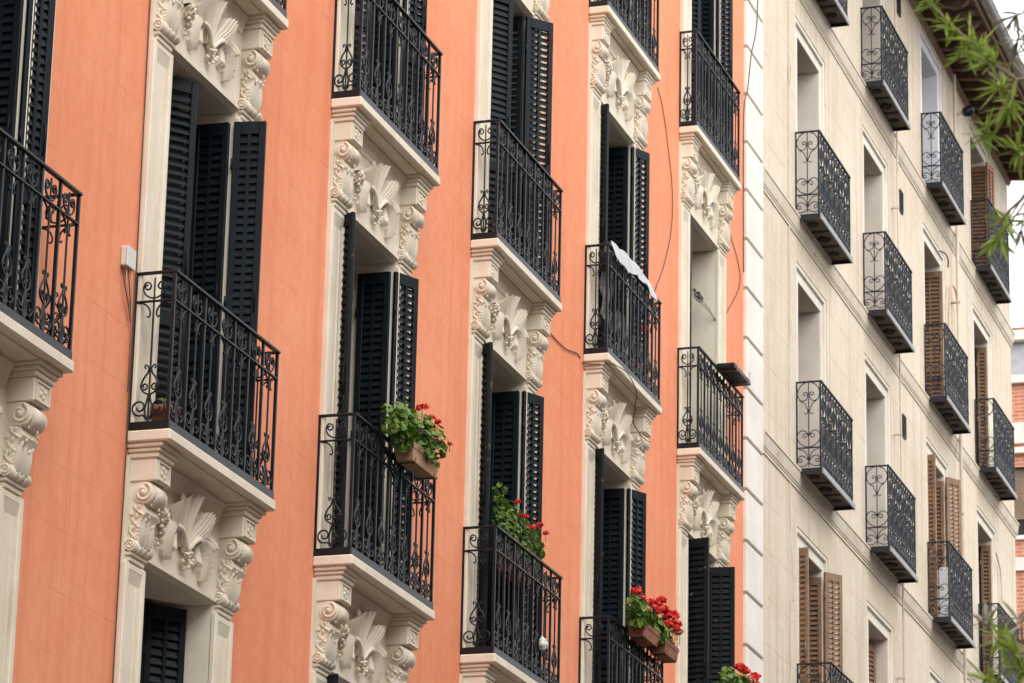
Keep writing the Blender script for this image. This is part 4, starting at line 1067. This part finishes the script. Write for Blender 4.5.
# air conditioner standing on a balcony
t = thing('air_conditioner', (RX[2] + .55, -.04, RF[1] + .004), 'pale grey air conditioner unit on the balcony floor behind the bars', 'air conditioner')
mb = MB(); mb.bbox(-.20, .42, -.25, .0, .05, .80, M_WHITE, .012); link('casing', mb, t)
mb = MB()
for i in range(1, 7): mb.tube([(.11 + .04 * i * math.cos(2 * PI * k / 18), -.256, .44 + .04 * i * math.sin(2 * PI * k / 18)) for k in range(19)], .005, M_FASCIA, 4)
mb.tube([(.11, -.256, .20), (.11, -.256, .68)], .006, M_FASCIA, 4); mb.tube([(-.13, -.256, .44), (.35, -.256, .44)], .006, M_FASCIA, 4)
link('fan_grille', mb, t)
mb = MB()
for x in (-.15, .33): mb.bbox(x, x + .05, -.22, -.03, 0, .049, M_IRON, .004)
link('feet', mb, t)

# ================================================================== STREET TREE (narrow leaves in whorls), trunk out of the picture to the right
t = thing('street_tree', (-9.2, -8.35, GROUND), 'street tree with whorls of narrow green leaves reaching in from the right', 'tree')
def tl(o): o.location = tuple(Vector(o.location) - Vector((-9.2, -8.35, GROUND))); return o
mb = MB()
mb.tube([(-9.2, -8.35, GROUND), (-9.22, -8.36, -8.6), (-9.40, -8.38, -7.0), (-9.60, -8.42, -5.9), (-9.85, -8.46, -4.7), (-10.1, -8.50, -3.7), (-10.3, -8.55, -2.7), (-10.4, -8.6, -1.6)], .14, M_BARK, 10, True, .04)
tl(link('trunk', mb, t))
WH = [(-10.705, -7.697, -3.413), (-10.649, -7.618, -3.328), (-10.762, -7.762, -3.509), (-10.451, -7.737, -3.473), (-10.608, -7.794, -3.606), (-10.516, -7.695, -3.648), (-10.751, -7.834, -3.801), (-10.086, -7.674, -3.304), (-9.276, -7.604, -2.823), (-9.17, -7.56, -2.853), (-10.501, -7.729, -3.992), (-10.318, -7.723, -3.882), (-10.51, -7.522, -3.175), (-10.128, -7.652, -5.182), (-10.206, -7.693, -5.239), (-9.869, -7.549, -5.067), (-9.935, -7.67, -5.082), (-10.297, -7.639, -5.35), (-10.086, -7.696, -5.264), (-10.604, -7.665, -3.416), (-10.61, -7.82, -3.576), (-9.17, -7.577, -3.496), (-9.397, -7.616, -2.779)]
GREY = {7, 8, 9, 15, 16, 21, 22}
limbs = []
def limb(pts, r0, r1):
    mb = MB(); P = [Vector(p) for p in pts]; out = []
    for i in range(len(P) - 1):
        for k in range(4): out.append(tuple(P[i].lerp(P[i + 1], k / 4) + Vector((random.uniform(-.008, .008), random.uniform(-.008, .008), random.uniform(-.008, .008)))))
    out.append(tuple(P[-1])); mb.tube(out, r0, M_BARK, 6, True, r1); tl(link('branch', mb, t))
limb([(-10.1, -8.50, -3.7), (-10.45, -8.18, -3.36), (-10.6, -7.95, -3.49), (-10.62, -7.82, -3.52), (-10.70, -7.70, -3.43)], .016, .004)
limb([(-9.95, -8.48, -4.3), (-10.34, -8.12, -3.75), (-10.55, -7.88, -3.80), (-10.51, -7.73, -3.95)], .014, .004)
limb([(-10.3, -8.55, -2.7), (-9.8, -8.0, -2.7), (-9.30, -7.65, -2.80)], .014, .004)
limb([(-9.60, -8.42, -5.9), (-9.98, -7.92, -5.35), (-10.06, -7.79, -5.25), (-10.13, -7.66, -5.20)], .016, .004)
limb([(-9.55, -8.40, -6.1), (-9.9, -7.9, -5.6), (-10.1, -7.75, -5.40), (-10.28, -7.65, -5.36)], .014, .004)
HUB = [Vector(p) for p in ((-10.62, -7.82, -3.52), (-10.55, -7.88, -3.80), (-9.5, -7.8, -2.75), (-10.06, -7.79, -5.25), (-10.1, -7.75, -5.40))]
rnd = random.Random(19)
def blade(mb, c, d, L, W, m):
    up = Vector((0, 0, 1)) + rand_unit(rnd) * .6; s = d.cross(up)
    if s.length < .05: s = d.orthogonal()
    s.normalize(); nn = s.cross(d).normalized()
    o = len(mb.v); prof = ((0, .12), (.2, .75), (.45, 1.), (.72, .75), (1., .05))
    for t_, w_ in prof:
        p = c + d * (L * t_) - Vector((0, 0, .006 * t_ * t_)); mb.v += [tuple(p - s * W * w_ + nn * W * .4 * w_), tuple(p), tuple(p + s * W * w_ + nn * W * .4 * w_)]
    for i in range(4):
        mb.face([o + i * 3, o + i * 3 + 1, o + i * 3 + 4, o + i * 3 + 3], m, True); mb.face([o + i * 3 + 1, o + i * 3 + 2, o + i * 3 + 5, o + i * 3 + 4], m, True)
fol = MB()
def whorl(c, hub, m, n=15, L=.085, tw=None):
    ax = (c - hub); ax = ax.normalized() if ax.length > .01 else Vector((-1, .2, 0))
    tw.tube([tuple(hub), tuple(hub.lerp(c, .5) + rand_unit(rnd) * .012), tuple(c + ax * .03)], .0045, M_BARK, 5, True, .0022)
    for i in range(n):
        d = (rand_unit(rnd) * 1.0 + ax * .35).normalized(); blade(fol, c + ax * rnd.uniform(-.035, .02), d, L * rnd.uniform(.6, 1.2), .0066 * rnd.uniform(.7, 1.2), m)
for i, p in enumerate(WH):
    if i == 20: continue
    c = Vector(p); hub = min(HUB, key=lambda h: (h - c).length)
    tw = MB(); whorl(c, hub, M_TREEG if i in GREY else M_TREE, 24 if i not in GREY else 16, .086, tw); tl(link('twig', tw, t))
# the rest of the crown, out of the picture to the right and above
for k in range(420):
    c = Vector((rnd.gauss(-9.55, .55), rnd.gauss(-8.95, .33), rnd.uniform(-5.2, -.6)))
    hub = Vector((-10.0 + (c.z + 4) * -.15, -8.48, c.z - .25)); 
    if c.y > -8.50: continue
    whorl(c, hub.lerp(c, .6), M_TREE, 12, .11, fol)
tl(link('foliage', fol, t))

# ================================================================== CAMERA, LIGHT
cam = bpy.data.cameras.new('camera'); co = bpy.data.objects.new('camera', cam); COL.objects.link(co)
R = Vector((0.30573584, -0.95188539, 0.02097125)); U = Vector((-0.29440235, -0.07356661, 0.95284585)); F = Vector((0.90545726, 0.29749311, 0.30272925))
co.matrix_world = Matrix(((R.x, U.x, -F.x, -20.82801), (R.y, U.y, -F.y, -9.53944), (R.z, U.z, -F.z, -7.66005), (0, 0, 0, 1)))
cam.sensor_width = 36; cam.sensor_fit = 'HORIZONTAL'; cam.lens = 3538.337 * 36 / 1024
cam.clip_start = .1; cam.clip_end = 2000
cam.dof.use_dof = True; cam.dof.focus_distance = 25; cam.dof.aperture_fstop = 9
sc.camera = co

to_sun = Vector((-.50, -.56, .92)).normalized()
elev = math.asin(to_sun.z); az = math.atan2(to_sun.x, to_sun.y)
w = bpy.data.worlds.new('World'); sc.world = w; w.use_nodes = True
nt = w.node_tree; bg = nt.nodes['Background']
sky = nt.nodes.new('ShaderNodeTexSky'); sky.sky_type = 'NISHITA'; sky.sun_disc = False
sky.sun_elevation = elev; sky.sun_rotation = az; sky.air_density = 2.0; sky.dust_density = 1.5; sky.ozone_density = 1.0
hs = nt.nodes.new('ShaderNodeHueSaturation'); hs.inputs['Saturation'].default_value = .05; hs.inputs['Value'].default_value = 2.0
nt.links.new(sky.outputs['Color'], hs.inputs['Color']); nt.links.new(hs.outputs['Color'], bg.inputs['Color'])
bg.inputs['Strength'].default_value = .15
sl = bpy.data.lights.new('sun', 'SUN'); sl.energy = .9; sl.angle = math.radians(60); sl.color = (1., .96, .90)
so = bpy.data.objects.new('sun', sl); COL.objects.link(so); so.rotation_euler = (-to_sun).to_track_quat('-Z', 'Y').to_euler()
sc.view_settings.view_transform = 'Standard'; sc.view_settings.look = 'None'
sc.view_settings.exposure = .36; sc.view_settings.gamma = 1.
sc.view_settings.use_curve_mapping = False
